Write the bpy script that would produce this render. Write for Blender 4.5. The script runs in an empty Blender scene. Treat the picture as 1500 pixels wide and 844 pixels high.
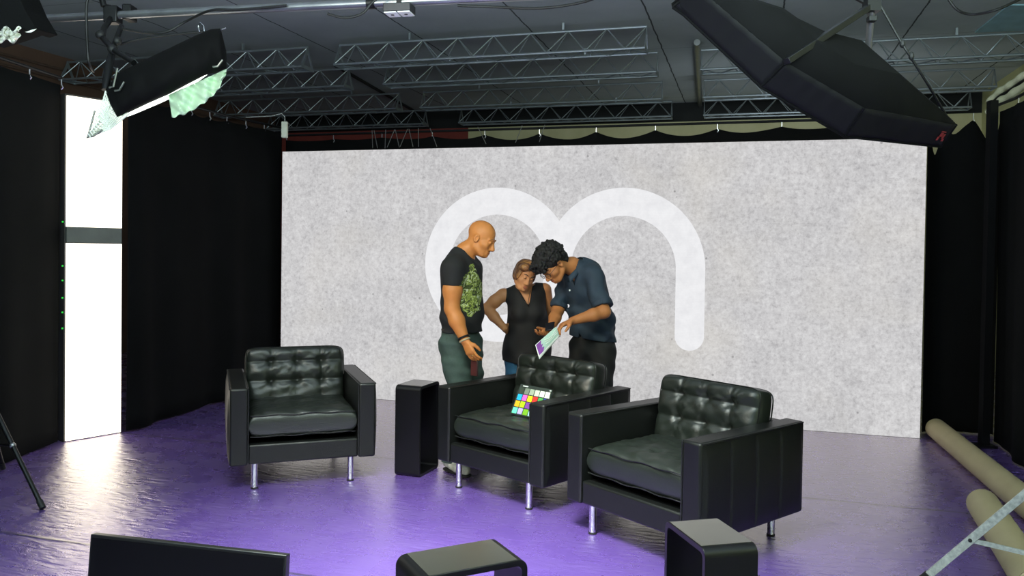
import bpy, bmesh, math, random
import numpy as np
from mathutils import Vector, Matrix
random.seed(7)
PI = math.pi
SC = bpy.context.scene
COL = SC.collection

# ------------------------------------------------------------------ camera
F_PX, PITCH, ROLL, CY, CAM_H = 1186.6, 0.0193, 0.0146, 386.1, 1.5142
cam_d = bpy.data.cameras.new('camera')
cam = bpy.data.objects.new('camera', cam_d); COL.objects.link(cam)
_f = Vector((0, math.cos(PITCH), -math.sin(PITCH)))
_u0 = Vector((0, math.sin(PITCH), math.cos(PITCH)))
_r0 = Vector((1, 0, 0))
_r = _r0 * math.cos(ROLL) + _u0 * math.sin(ROLL)
_u = -_r0 * math.sin(ROLL) + _u0 * math.cos(ROLL)
cam.matrix_world = Matrix(((_r.x, _u.x, -_f.x, 0), (_r.y, _u.y, -_f.y, 0), (_r.z, _u.z, -_f.z, CAM_H), (0, 0, 0, 1)))
cam_d.sensor_width = 36; cam_d.lens = F_PX * 36 / 1500
cam_d.shift_y = (CY - 422) / 1500
cam_d.clip_start = 0.05
SC.camera = cam
SC.view_settings.view_transform = 'Standard'
SC.view_settings.look = 'None'
SC.view_settings.gamma = 1
SC.view_settings.use_curve_mapping = False
SC.view_settings.exposure = 0.0

def ray(px, py):
    return _f + _r * ((px - 750) / F_PX) - _u * ((py - CY) / F_PX)
def PD(px, py, d):            # the place seen at a pixel, at distance d along the room's depth
    v = ray(px, py); return Vector((0, 0, CAM_H)) + v * (d / v.y)
def PZ(px, py, z):            # the place seen at a pixel, at height z
    v = ray(px, py); return Vector((0, 0, CAM_H)) + v * ((z - CAM_H) / v.z)

def plane_hit(px, py, p0, n):
    v = ray(px, py); o = Vector((0, 0, CAM_H)); return o + v * ((p0 - o).dot(n) / v.dot(n))
# the hall is turned against the camera by PHI; (s, t) are its own axes
PHI = -0.2833
E1 = Vector((math.cos(PHI), math.sin(PHI), 0)); E2 = Vector((-math.sin(PHI), math.cos(PHI), 0))
def hall(s, t, z=0): return E1 * s + E2 * t + Vector((0, 0, z))
def to_hall(p): p = Vector(p); return p.dot(E1), p.dot(E2), p.z

# ------------------------------------------------------------------ materials
def srgb(r, g, b):
    f = lambda c: (c / 255 / 12.92) if c / 255 <= 0.04045 else ((c / 255 + 0.055) / 1.055) ** 2.4
    return (f(r), f(g), f(b), 1)
class NT:
    def __init__(s, name):
        s.m = bpy.data.materials.new(name); s.m.use_nodes = True
        s.t = s.m.node_tree; s.t.nodes.clear()
        s.out = s.t.nodes.new('ShaderNodeOutputMaterial')
    def n(s, kind, **kw):
        nd = s.t.nodes.new('ShaderNode' + kind)
        for k, v in kw.items():
            if hasattr(nd, k) and k not in nd.inputs: setattr(nd, k, v)
            else: nd.inputs[k].default_value = v
        return nd
    def l(s, a, b): s.t.links.new(a, b)
    def math(s, op, a, b=None):
        nd = s.t.nodes.new('ShaderNodeMath'); nd.operation = op
        for i, v in enumerate((a, b)):
            if v is None: continue
            if isinstance(v, (int, float)): nd.inputs[i].default_value = v
            else: s.l(v, nd.inputs[i])
        return nd.outputs[0]
    def mix(s, fac, a, b):
        nd = s.t.nodes.new('ShaderNodeMix'); nd.data_type = 'RGBA'
        for i, v in ((0, fac), (6, a), (7, b)):
            if isinstance(v, (int, float)): nd.inputs[i].default_value = v
            elif isinstance(v, tuple): nd.inputs[i].default_value = v
            else: s.l(v, nd.inputs[i])
        return nd.outputs[2]
    def ramp(s, fac, stops):
        nd = s.t.nodes.new('ShaderNodeValToRGB'); cr = nd.color_ramp
        while len(cr.elements) < len(stops): cr.elements.new(0.5)
        for e, (p, c) in zip(cr.elements, stops): e.position = p; e.color = c if len(c) == 4 else (*c, 1)
        s.l(fac, nd.inputs[0]); return nd.outputs[0]
    def noise(s, scale, detail=4, vec=None, rough=0.55, out=0):
        nd = s.n('TexNoise', Scale=scale, Detail=detail, Roughness=rough)
        if vec is not None: s.l(vec, nd.inputs['Vector'])
        return nd.outputs[out]
    def obj(s):
        return s.t.nodes.new('ShaderNodeTexCoord').outputs['Object']
MATS = {}
def mat(name, col, rough=0.6, metal=0.0, bump=0.0, bscale=60.0, vary=0.12, vscale=8.0, spec=0.5, coat=0.0, sheen=0.0, ior=1.5):
    if name in MATS: return MATS[name]
    k = NT(name); oc = k.obj()
    p = k.n('BsdfPrincipled', Roughness=rough, Metallic=metal)
    p.inputs['Specular IOR Level'].default_value = spec
    p.inputs['Coat Weight'].default_value = coat; p.inputs['IOR'].default_value = ior
    if sheen: p.inputs['Sheen Weight'].default_value = sheen
    nz = k.noise(vscale, 4, oc)
    dark = tuple(c * (1 - vary) for c in col[:3]) + (1,); lite = tuple(min(1, c * (1 + vary)) for c in col[:3]) + (1,)
    k.l(k.ramp(nz, [(0.3, dark), (0.7, lite)]), p.inputs['Base Color'])
    if bump:
        b = k.n('Bump', Strength=bump, Distance=0.01); k.l(k.noise(bscale, 3, oc), b.inputs['Height']); k.l(b.outputs[0], p.inputs['Normal'])
    k.l(p.outputs[0], k.out.inputs[0]); MATS[name] = k.m; return k.m
def emit(name, col, strength, base=None):
    if name in MATS: return MATS[name]
    k = NT(name); e = k.n('Emission', Color=col, Strength=strength)
    k.l(e.outputs[0], k.out.inputs[0]); MATS[name] = k.m; return k.m

LEATHER = mat('black_leather', srgb(16, 18, 17), 0.38, bump=0.12, bscale=240, vary=0.15, vscale=20, spec=0.42)
LEATHER_SOFT = mat('soft_black_leather', srgb(25, 31, 26), 0.40, bump=0.10, bscale=120, vary=0.18, vscale=14, spec=0.75)
PIPING = mat('leather_piping', srgb(24, 25, 25), 0.4)
CHROME = mat('chrome', (0.75, 0.76, 0.8, 1), 0.12, 1.0, vary=0.03)
RUBBER = mat('black_rubber', srgb(18, 18, 19), 0.6)
LACQUER = mat('black_lacquer', srgb(10, 10, 12), 0.34, spec=0.35, vary=0.05, bump=0.02, bscale=150)
CURTAIN = mat('black_molton_cloth', srgb(12, 12, 13), 0.95, bump=0.15, bscale=300, vary=0.2, vscale=3, spec=0.12)
CURTAIN_G = mat('grey_black_molton_cloth', srgb(15, 16, 16), 0.95, bump=0.15, bscale=300, vary=0.2, vscale=3, spec=0.12)
TRUSS = mat('truss_aluminium', (0.40, 0.44, 0.48, 1), 0.45, 0.8, vary=0.1)
STEEL = mat('pipe_steel', (0.30, 0.31, 0.33, 1), 0.32, 0.85, vary=0.15)
BLACKMETAL = mat('black_metal', srgb(22, 22, 24), 0.4, 0.4, spec=0.5)
CABLE = mat('cable_rubber', srgb(14, 14, 15), 0.5)
NYLON = mat('black_nylon', srgb(6, 6, 7), 0.85, bump=0.1, bscale=300, vary=0.2, vscale=12, spec=0.15)
NYLON_SIDE = mat('softbox_nylon', srgb(15, 15, 16), 0.75, bump=0.06, bscale=300, vary=0.15, vscale=6, spec=0.25)
SKIN_A = mat('tanned_skin', srgb(180, 116, 60), 0.5, vary=0.07, vscale=22, bump=0.05, bscale=200, spec=0.35)
SKIN_B = mat('warm_skin', srgb(188, 130, 86), 0.5, vary=0.07, vscale=22, bump=0.05, bscale=200, spec=0.35)
SKIN_C = mat('olive_skin', srgb(172, 112, 66), 0.5, vary=0.07, vscale=22, bump=0.05, bscale=200, spec=0.35)
PAPER = mat('white_paper', srgb(225, 232, 226), 0.7, vary=0.02)
KRAFT = mat('rolled_paper', srgb(166, 152, 116), 0.8, vary=0.06, vscale=5, bump=0.05, bscale=40)
GALV = mat('galvanised_steel', (0.50, 0.53, 0.47, 1), 0.45, 0.55, vary=0.28, vscale=60, bump=0.05, bscale=80)

# floor: purple vinyl sheets two metres wide, glossy and slightly blistered
def floor_material():
    k = NT('purple_vinyl'); oc = k.obj()
    dif = k.n('BsdfDiffuse'); glo = k.n('BsdfAnisotropic'); glo.inputs['Color'].default_value = (1, 0.96, 0.90, 1)
    sep = k.n('SeparateXYZ'); k.l(oc, sep.inputs[0])
    base = k.ramp(k.noise(1.3, 5, oc), [(0.3, srgb(92, 65, 147)), (0.7, srgb(105, 75, 161))])
    speck = k.ramp(k.noise(120, 3, oc, 0.6), [(0.68, (0, 0, 0, 1)), (0.74, (1, 1, 1, 1))])
    base = k.mix(k.math('MULTIPLY', speck, 0.22), base, srgb(120, 100, 170))
    seam = k.math('ABSOLUTE', k.math('SUBTRACT', k.math('MODULO', k.math('ADD', sep.outputs[1], 100 - SEAM_T + 1.0), 2.0), 1.0))
    line = k.math('LESS_THAN', seam, 0.012)
    base = k.mix(k.math('MULTIPLY', line, 0.9), base, srgb(58, 46, 88))
    k.l(base, dif.inputs['Color'])
    mp = k.n('Mapping'); mp.inputs['Scale'].default_value = (1.0, 3.6, 1); k.l(oc, mp.inputs[0])
    w = k.noise(9, 3, mp.outputs[0], 0.5); fine = k.noise(150, 2, oc)
    rg = k.math('ABSOLUTE', k.math('SUBTRACT', k.noise(5, 2, mp.outputs[0], 0.5), 0.5))
    h = k.math('ADD', k.math('MULTIPLY', w, 0.7), k.math('MULTIPLY', fine, 0.26)); h = k.math('ADD', h, k.math('MULTIPLY', rg, -1.6))
    lip = k.ramp(seam, [(0.0, (1, 1, 1, 1)), (0.02, (0, 0, 0, 1))])
    h = k.math('ADD', h, k.math('MULTIPLY', lip, 0.5))
    b = k.n('Bump', Strength=0.8, Distance=0.007); k.l(h, b.inputs['Height']); k.l(b.outputs[0], dif.inputs['Normal']); k.l(b.outputs[0], glo.inputs['Normal'])
    rr = k.ramp(k.noise(6, 4, oc), [(0.3, (0.23,) * 3), (0.7, (0.32,) * 3)]); k.l(rr, glo.inputs['Roughness'])
    lw = k.n('LayerWeight', Blend=0.5); fr = k.math('ADD', k.math('MULTIPLY', k.math('POWER', lw.outputs['Facing'], 2.3), 0.86), 0.08)
    mx = k.n('MixShader'); k.l(fr, mx.inputs[0]); k.l(dif.outputs[0], mx.inputs[1]); k.l(glo.outputs[0], mx.inputs[2])
    k.l(mx.outputs[0], k.out.inputs[0]); return k.m
SEAM_T = to_hall(PZ(560, 671, 0))[1]

def ceiling_material():
    k = NT('grey_painted_ceiling'); oc = k.obj()
    p = k.n('BsdfPrincipled', Roughness=0.85); p.inputs['Specular IOR Level'].default_value = 0.2
    sep = k.n('SeparateXYZ'); k.l(oc, sep.inputs[0])
    base = k.ramp(k.noise(1.2, 6, oc), [(0.25, srgb(172, 178, 180)), (0.75, srgb(194, 198, 200))])
    blot = k.ramp(k.noise(9, 8, oc, 0.7), [(0.62, (0, 0, 0, 1)), (0.72, (1, 1, 1, 1))])
    base = k.mix(k.math('MULTIPLY', blot, 0.25), base, srgb(84, 88, 90))
    wob = k.math('MULTIPLY', k.math('SUBTRACT', k.noise(5, 3, oc), 0.5), 0.03)
    sx = k.math('ABSOLUTE', k.math('SUBTRACT', k.math('MODULO', k.math('ADD', k.math('ADD', sep.outputs[0], wob), 100.35), 1.25), 0.625))
    ln = k.math('LESS_THAN', sx, 0.008)
    sy = k.math('ABSOLUTE', k.math('SUBTRACT', k.math('MODULO', k.math('ADD', k.math('ADD', sep.outputs[1], wob), 100.2), 3.0), 1.5))
    ln2 = k.math('MULTIPLY', k.math('LESS_THAN', sy, 0.006), 0.5)
    base = k.mix(k.math('MULTIPLY', k.math('MAXIMUM', ln, ln2), 0.85), base, srgb(28, 30, 32))
    k.l(base, p.inputs['Base Color'])
    b = k.n('Bump', Strength=0.2, Distance=0.01); k.l(k.noise(30, 5, oc), b.inputs['Height']); k.l(b.outputs[0], p.inputs['Normal'])
    k.l(p.outputs[0], k.out.inputs[0]); return k.m

def led_material(name, kind):
    k = NT(name); oc = k.obj()
    if kind == 'concrete':
        n1 = k.noise(2.0, 8, oc, 0.62); n2 = k.noise(13, 9, oc, 0.8); n3 = k.noise(5, 8, oc, 0.75); n4 = k.noise(0.8, 3, oc)
        c = k.ramp(n1, [(0.30, srgb(168, 168, 171)), (0.70, srgb(220, 219, 220))])
        d = k.ramp(n2, [(0.32, srgb(100, 98, 100)), (0.45, srgb(186, 184, 185)), (0.68, srgb(232, 232, 232))])
        c = k.mix(0.5, c, d)
        n5 = k.noise(30, 8, oc, 0.75); c = k.mix(0.30, c, k.ramp(n5, [(0.33, srgb(70, 68, 70)), (0.45, srgb(188, 186, 187)), (0.66, srgb(246, 246, 246))]))
        c = k.mix(k.math('MULTIPLY', k.ramp(n3, [(0.52, (0, 0, 0, 1)), (0.72, (1, 1, 1, 1))]), 0.4), c, srgb(158, 156, 158))
        warm = k.ramp(n4, [(0.5, (0, 0, 0, 1)), (0.75, (1, 1, 1, 1))])
        c = k.mix(k.math('MULTIPLY', warm, 0.35), c, srgb(206, 200, 186))
        pits = k.n('TexVoronoi', Scale=4.5); k.l(oc, pits.inputs['Vector'])
        pit = k.math('LESS_THAN', pits.outputs['Distance'], 0.045)
        c = k.mix(k.math('MULTIPLY', pit, 0.45), c, srgb(88, 86, 88))
        st = 1.09
    else:
        n1 = k.noise(9, 6, oc, 0.7)
        c = k.ramp(n1, [(0.3, srgb(231, 231, 234)), (0.7, srgb(246, 246, 248))]); st = 1.0
    # fine rows of the diodes
    wv = k.n('TexWave', Scale=38.0, Distortion=0.0); wv.bands_direction = 'Z'; k.l(oc, wv.inputs[0])
    c = k.mix(k.math('MULTIPLY', wv.outputs[1], 0.06), c, (0.2, 0.2, 0.2, 1))
    e = k.n('Emission', Strength=st); k.l(c, e.inputs[0]); k.l(e.outputs[0], k.out.inputs[0]); return k.m

# ------------------------------------------------------------------ mesh helpers
class MB:
    def __init__(s): s.v = []; s.f = []
    def add(s, vs, fs):
        o = len(s.v); s.v += [tuple(v) for v in vs]; s.f += [tuple(i + o for i in f) for f in fs]; return s
    def box(s, c, size, rot=None):
        hx, hy, hz = (q / 2 for q in size); c = Vector(c)
        vs = [Vector((x, y, z)) for x in (-hx, hx) for y in (-hy, hy) for z in (-hz, hz)]
        if rot is not None: vs = [rot @ v for v in vs]
        return s.add([v + c for v in vs], [(0, 1, 3, 2), (4, 6, 7, 5), (0, 4, 5, 1), (2, 3, 7, 6), (0, 2, 6, 4), (1, 5, 7, 3)])
    def bar(s, a, b, w, h, up=(0, 0, 1)):
        a = Vector(a); b = Vector(b); x = (b - a); L = x.length; x.normalize()
        z = Vector(up); y = z.cross(x).normalized(); z = x.cross(y)
        return s.box((a + b) / 2, (L, w, h), Matrix((x, y, z)).transposed())
    def tube(s, path, r, n=8, closed=False, caps=True):
        P = [Vector(p) for p in path]; m = len(P); rs = r if isinstance(r, (list, tuple)) else [r] * m
        vs = []; ref = None
        for i, p in enumerate(P):
            if closed: t = P[(i + 1) % m] - P[i - 1]
            else: t = P[min(i + 1, m - 1)] - P[max(i - 1, 0)]
            t.normalize()
            if ref is None:
                ref = t.orthogonal().normalized()
            ref = (ref - t * ref.dot(t));
            if ref.length < 1e-6: ref = t.orthogonal()
            ref.normalize(); bi = t.cross(ref)
            for k in range(n):
                a = 2 * PI * k / n; vs.append(p + (ref * math.cos(a) + bi * math.sin(a)) * rs[i])
        fs = []
        for i in range(m if closed else m - 1):
            j = (i + 1) % m
            for k in range(n): fs.append((i * n + k, i * n + (k + 1) % n, j * n + (k + 1) % n, j * n + k))
        if caps and not closed: fs += [tuple(range(n))[::-1], tuple((m - 1) * n + k for k in range(n))]
        return s.add(vs, fs)
    def lathe(s, prof, n=24, c=(0, 0, 0)):     # profile (r, z)
        c = Vector(c); vs = []; fs = []
        for r, z in prof:
            for k in range(n): a = 2 * PI * k / n; vs.append(c + Vector((r * math.cos(a), r * math.sin(a), z)))
        for i in range(len(prof) - 1):
            for k in range(n): fs.append((i * n + k, i * n + (k + 1) % n, (i + 1) * n + (k + 1) % n, (i + 1) * n + k))
        fs += [tuple(range(n))[::-1], tuple((len(prof) - 1) * n + k for k in range(n))]
        return s.add(vs, fs)
    def prism(s, poly, off):                   # planar polygon extruded by a vector
        P = [Vector(p) for p in poly]; off = Vector(off); n = len(P)
        return s.add(P + [p + off for p in P], [tuple(range(n))[::-1], tuple(range(n, 2 * n))] + [(i, (i + 1) % n, (i + 1) % n + n, i + n) for i in range(n)])
    def grid(s, fn, nu, nv, wrap_u=False):
        vs = [fn(i / (nu - (0 if wrap_u else 1)), j / (nv - 1)) for j in range(nv) for i in range(nu)]
        fs = []
        for j in range(nv - 1):
            for i in range(nu if wrap_u else nu - 1):
                i2 = (i + 1) % nu; fs.append((j * nu + i, j * nu + i2, (j + 1) * nu + i2, (j + 1) * nu + i))
        return s.add(vs, fs)
    def ball(s, c, r, n=10):
        c = Vector(c); r = r if isinstance(r, (tuple, list)) else (r, r, r)
        return s.grid(lambda u, v: c + Vector((r[0] * math.cos(2 * PI * u) * math.sin(PI * v), r[1] * math.sin(2 * PI * u) * math.sin(PI * v), -r[2] * math.cos(PI * v))), n, n // 2 + 2, True)
    def build(s, name, m, parent=None, smooth=True, bevel=0.0, seg=2, solid=0.0, angle=0.7, fix=False, subdiv=0):
        me = bpy.data.meshes.new(name); me.from_pydata(s.v, [], s.f); me.update()
        b = bmesh.new(); b.from_mesh(me)
        if fix: bmesh.ops.remove_doubles(b, verts=b.verts, dist=1e-5)
        bmesh.ops.recalc_face_normals(b, faces=b.faces)
        b.to_mesh(me); b.free()
        o = bpy.data.objects.new(name, me); COL.objects.link(o)
        me.materials.append(m)
        if parent is not None: o.parent = parent
        if smooth:
            me.polygons.foreach_set('use_smooth', [True] * len(me.polygons))
            try: me.set_sharp_from_angle(angle=angle)
            except Exception: pass
        if bevel:
            q = o.modifiers.new('bevel', 'BEVEL'); q.width = bevel; q.segments = seg; q.limit_method = 'ANGLE'; q.angle_limit = 0.6
        if solid:
            q = o.modifiers.new('solid', 'SOLIDIFY'); q.thickness = solid; q.offset = 0
        if subdiv:
            q = o.modifiers.new('sub', 'SUBSURF'); q.levels = subdiv; q.render_levels = subdiv
        return o

def tag(o, label=None, cat=None, group=None, kind=None):
    if label: o['label'] = label
    if cat: o['category'] = cat
    if group: o['group'] = group
    if kind: o['kind'] = kind
    return o
def thing(name, label, cat, loc=(0, 0, 0), rz=0.0, group=None):
    o = bpy.data.objects.new(name, None); COL.objects.link(o); o.empty_display_size = 0.1
    o.location = loc; o.rotation_euler = (0, 0, rz); return tag(o, label, cat, group)
def dup(root, loc, rz, label=None):
    r = root.copy(); COL.objects.link(r); r.location = loc; r.rotation_euler = (0, 0, rz)
    if label: r['label'] = label
    for ch in list(root.children):
        c = ch.copy(); COL.objects.link(c); c.parent = r
        for g in list(ch.children):
            d = g.copy(); COL.objects.link(d); d.parent = c
    return r
def struct(name, mb, m, **kw):
    o = mb.build(name, m, **kw); o['kind'] = 'structure'; return o
def bez(pts, n=12):           # smooth path through points
    P = [Vector(p) for p in pts]; out = []
    for i in range(len(P) - 1):
        p0 = P[max(i - 1, 0)]; p1 = P[i]; p2 = P[i + 1]; p3 = P[min(i + 2, len(P) - 1)]
        for k in range(n):
            t = k / n
            out.append(0.5 * ((2 * p1) + (p2 - p0) * t + (2 * p0 - 5 * p1 + 4 * p2 - p3) * t * t + (3 * p1 - p0 - 3 * p2 + p3) * t ** 3))
    return out + [P[-1]]

# ------------------------------------------------------------------ room shell
CEIL = 3.79
S0, S1, T0, T1 = -8.4, 4.6, -3.0, 0.0
S0 = to_hall((-5.62, 9.9, 0))[0]; S1 = to_hall((6.0, 9.5, 0))[0]
T1 = to_hall(PZ(985, 172, 3.47))[1] + 0.62
def in_hall(name, mb, m, **kw):
    o = mb.build(name, m, **kw); o.rotation_euler = (0, 0, PHI); o['kind'] = 'structure'; return o
in_hall('floor', MB().box(((S0 + S1) / 2, (T0 + T1) / 2, -0.05), (S1 - S0, T1 - T0, 0.1)), floor_material(), smooth=False)
in_hall('ceiling', MB().box(((S0 + S1) / 2, (T0 + T1) / 2, CEIL + 0.05), (S1 - S0, T1 - T0, 0.1)), ceiling_material(), smooth=False)
def back_wall_mat():
    k = NT('painted_back_wall'); oc = k.obj(); sep = k.n('SeparateXYZ'); k.l(oc, sep.inputs[0])
    p = k.n('BsdfPrincipled', Roughness=0.8)
    red = k.ramp(k.noise(3, 4, oc), [(0.3, srgb(118, 46, 40)), (0.7, srgb(140, 58, 50))])
    cream = k.ramp(k.noise(3, 4, oc), [(0.3, srgb(190, 182, 140)), (0.7, srgb(206, 198, 158))])
    edge = to_hall(PD(656, 192, 12.6))[0]
    c = k.mix(k.math('GREATER_THAN', sep.outputs[0], edge), red, cream)
    c = k.mix(k.math('GREATER_THAN', sep.outputs[2], 3.50), c, srgb(20, 21, 23))
    k.l(c, p.inputs['Base Color']); k.l(p.outputs[0], k.out.inputs[0]); return k.m
in_hall('wall_back', MB().box(((S0 + S1) / 2, T1 + 0.05, CEIL / 2), (S1 - S0 + 0.2, 0.1, CEIL)), back_wall_mat(), smooth=False)
in_hall('wall_left', MB().box((S0 - 0.05, (T0 + T1) / 2, CEIL / 2), (0.1, T1 - T0, CEIL)), mat('brown_wall_paint', srgb(104, 78, 66), 0.8, vary=0.1, vscale=3), smooth=False)
in_hall('wall_right', MB().box((S1 + 0.05, (T0 + T1) / 2, CEIL / 2), (0.1, T1 - T0, CEIL)), mat('cream_wall_paint', srgb(206, 202, 148), 0.8, vary=0.06, vscale=3), smooth=False)
in_hall('wall_front', MB().box(((S0 + S1) / 2, T0 - 0.05, CEIL / 2), (S1 - S0 + 0.2, 0.1, CEIL)), mat('grey_wall_paint', srgb(70, 72, 74), 0.85, vary=0.08, vscale=3), smooth=False)
# wall conduit on the left wall
for q, zz in enumerate((3.62, 3.50)):
    o = MB().tube([(S0 + 0.04, 3.5, zz), (S0 + 0.04, T1 - 0.1, zz)], 0.016, 8).build('trim_%d' % (q + 1), mat('brown_conduit', srgb(92, 72, 62), 0.6)); o.rotation_euler = (0, 0, PHI); o['kind'] = 'structure'
# flat ceiling panel at the right, pale blue colour standing in for a skylight
hp = [PZ(1428, 48, CEIL - 0.012), PZ(1500, 45, CEIL - 0.012), PZ(1560, 8, CEIL - 0.012), PZ(1478, 8, CEIL - 0.012)]
o = MB().prism(hp, (0, 0, 0.012)).build('trim_3', mat('pale_blue_skylight', srgb(150, 186, 200), 0.6), smooth=False); o['kind'] = 'structure'

# ------------------------------------------------------------------ trusses under the ceiling
def truss_from(s0, s1, t, z, label, plates=(True, True)):
    L = s1 - s0; base = hall(s0, t, z)
    o = thing('ceiling_truss', label, 'truss', base, PHI, 'triangular ceiling trusses')
    hw, hz, r = 0.12, 0.235, 0.0135
    for y in (-hw, hw): MB().tube([(0, y, 0), (L, y, 0)], r, 8).build('bottom_chord', TRUSS, o)
    MB().tube([(0, 0, hz), (L, 0, hz)], r, 8).build('top_chord', TRUSS, o)
    n = max(2, round(L / 0.2)); st = L / n
    for a, b in (((-hw, 0), (0, hz)), ((hw, 0), (0, hz)), ((-hw, 0), (hw, 0))):
        m = MB()
        for i in range(n):
            p, q = (a, b) if i % 2 == 0 else (b, a)
            m.tube([(i * st, p[0], p[1]), ((i + 1) * st, q[0], q[1])], 0.0062, 6)
        m.build('lattice', TRUSS, o)
    for x, on in ((0.004, plates[0]), (L - 0.004, plates[1])):
        if not on: continue
        m = MB()
        pts = [(x, -hw - 0.015, -0.015), (x, hw + 0.015, -0.015), (x, 0, hz + 0.02)]
        c = sum((Vector(p) for p in pts), Vector()) / 3
        inner = [c + (Vector(p) - c) * 0.55 for p in pts]
        vs = [Vector(p) for p in pts] + inner
        vs += [v + Vector((0.006, 0, 0)) for v in vs]
        fs = []
        for i in range(3):
            j = (i + 1) % 3
            fs += [(i, j, j + 3, i + 3), (i + 6, i + 9, j + 9, j + 6), (i, i + 6, j + 6, j), (i + 3, j + 3, j + 9, i + 9)]
        m.add(vs, fs).build('end_plate', TRUSS, o, smooth=False)
    k = max(2, int(L / 1.4))
    for i in range(k):
        x = L * (i + 0.5) / k
        MB().box((x, 0, hz + 0.05), (0.022, 0.03, 0.07)).build('clamp', TRUSS, o, smooth=False)
    return o
ZT = 3.47
def hs(px, py): return to_hall(PZ(px, py, ZT))
rows = [
    ('nearest the camera', hs(947, 74), [(hs(76, 114)[0], hs(449, 100)[0], 'left'), (hs(494, 97)[0], hs(947, 74)[0], 'middle')]),
    ('second from the camera', hs(963, 108), [(S0 + 0.3, hs(524, 134)[0], 'left'), (hs(565, 125)[0], hs(963, 108)[0], 'middle'), (hs(1028, 110)[0], S1 - 0.3, 'right')]),
    ('third from the camera', hs(970, 147), [(S0 + 0.3, hs(585, 161)[0], 'left'), (hs(618, 159)[0], hs(970, 147)[0], 'middle'), (hs(1030, 143.5)[0], hs(1455, 130)[0], 'right')]),
    ('farthest, against the back wall', hs(984, 172), [(S0 + 0.3, hs(631, 186)[0], 'left'), (hs(672, 180)[0], hs(984, 172)[0], 'middle'), (hs(1030, 168)[0], S1 - 0.3, 'right')]),
]
for rn, (_, t, _), secs in rows:
    for a, b, side in secs:
        truss_from(a, b, t, ZT, 'silver triangular truss, %s section of the row %s' % (side, rn))
def pipe_between(name, label, a, b, r, m, cat='pipe', group=None):
    a = Vector(a); b = Vector(b)
    o = MB().tube([Vector(), b - a], r, 12).build(name, m); o.location = a; tag(o, label, cat, group); return o
zc = CEIL - 0.04
pipe_between('ceiling_pipe', 'grey ceiling pipe running back between middle and right trusses', PZ(1021, 62, zc), PZ(1027, 184, zc - 0.02), 0.035, STEEL)
pipe_between('ceiling_pipe', 'thin dark ceiling pipe running back between left and middle trusses', PZ(491, 96, zc + 0.02), PZ(642, 183, zc), 0.022, mat('dark_pipe', srgb(46, 48, 52), 0.5, 0.5))

# ------------------------------------------------------------------ LED wall
LX, LY, LW, LH = -2.3552, 8.2637, 5.9536, 2.4584
wall_o = thing('led_wall', 'wide video wall showing pale concrete with a white ring and arch emblem', 'video wall', (LX, LY, 0), PHI)
MB().box((LW / 2, 0.07, LH / 2), (LW, 0.1, LH)).build('housing', mat('led_housing', srgb(14, 14, 15), 0.7), wall_o, smooth=False)
CONC = led_material('concrete_picture', 'concrete'); LOGO = led_material('white_emblem_picture', 'white')
MB().box((LW / 2, 0.01, LH / 2 + 0.002), (LW - 0.008, 0.02, LH - 0.004)).build('screen', CONC, wall_o, smooth=False)
def on_wall(px, py):           # picture point -> metres on the screen
    v = ray(px, py); o = Vector((0, 0, CAM_H)); n = E2; p0 = Vector((LX, LY, 0))
    k = (p0 - o).dot(n) / v.dot(n); p = o + v * k - p0; return p.dot(E1), p.z
cxl, czl = on_wall(728, 388); xl, _ = on_wall(621, 388); _, zt = on_wall(728, 277)
ro = ((cxl - xl) + (zt - czl)) / 2
xi, _ = on_wall(657, 388); st = (xi - xl); ri = ro - st
xr, zr = on_wall(1033, 400); xt, zt2 = on_wall(920, 275); _, zb = on_wall(1012, 514)
ra = ro; cxa = xr - ra; cza = zt2 - ra
def polar(c, r, a): return (c[0] + r * math.cos(a), -0.004, c[1] + r * math.sin(a))
lg = MB(); N = 72
def band(c, ro, ri, a0, a1, y):
    n = max(8, int(abs(a1 - a0) / (2 * PI) * 96)); vs = []; fs = []
    for i in range(n + 1):
        a = a0 + (a1 - a0) * i / n
        for r in (ro, ri):
            p = polar(c, r, a); vs += [(p[0], y, p[2]), (p[0], 0.002, p[2])]
    for i in range(n):
        q = i * 4; w = q + 4
        fs += [(q, w, w + 2, q + 2), (q + 1, q + 3, w + 3, w + 1), (q, q + 1, w + 1, w), (q + 2, w + 2, w + 3, q + 3)]
    lg.add(vs, fs)
band((cxl, czl), ro, ri, 0, 2 * PI, -0.003)
band((cxa, cza), ra, ra - st, 0, PI, -0.0034)
for xx in (cxa + ra - st / 2, cxa - ra + st / 2):
    zlo = (zb if xx > cxa else on_wall(820, 474)[1]) + st / 2
    lg.box((xx, -0.0007, (cza + zlo) / 2), (st, 0.0055, cza - zlo))
    band((xx, zlo), st / 2, 0.001, PI, 2 * PI, -0.0034)
lg.build('emblem', LOGO, wall_o, smooth=False)

# ------------------------------------------------------------------ bright LED column at the left
pa = PZ(96, 648, 0); pb = PZ(176, 634.5, 0)
dv = (pb - pa); cw = dv.length; ang = math.atan2(dv.y, dv.x)
GLOW = emit('white_led_panel', (1.0, 0.92, 0.78, 1), 2.9)
lc = thing('led_column', 'tall blown-out white light column standing between the left curtains', 'light panel', pa, ang)
MB().box((cw / 2, 0.06, 1.31), (cw + 0.02, 0.1, 2.62)).build('housing', mat('column_housing', srgb(40, 40, 41), 0.6), lc, smooth=False)
MB().box((cw / 2, 0.0, 0.755), (cw, 0.02, 1.49)).build('light_panel', GLOW, lc, smooth=False)
MB().box((cw / 2, 0.0, 2.115), (cw, 0.02, 0.98)).build('light_panel', GLOW, lc, smooth=False)
MB().box((cw / 2, 0.0, 1.565), (cw, 0.016, 0.118)).build('divider', mat('grey_divider', srgb(96, 98, 94), 0.7), lc, smooth=False)
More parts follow.
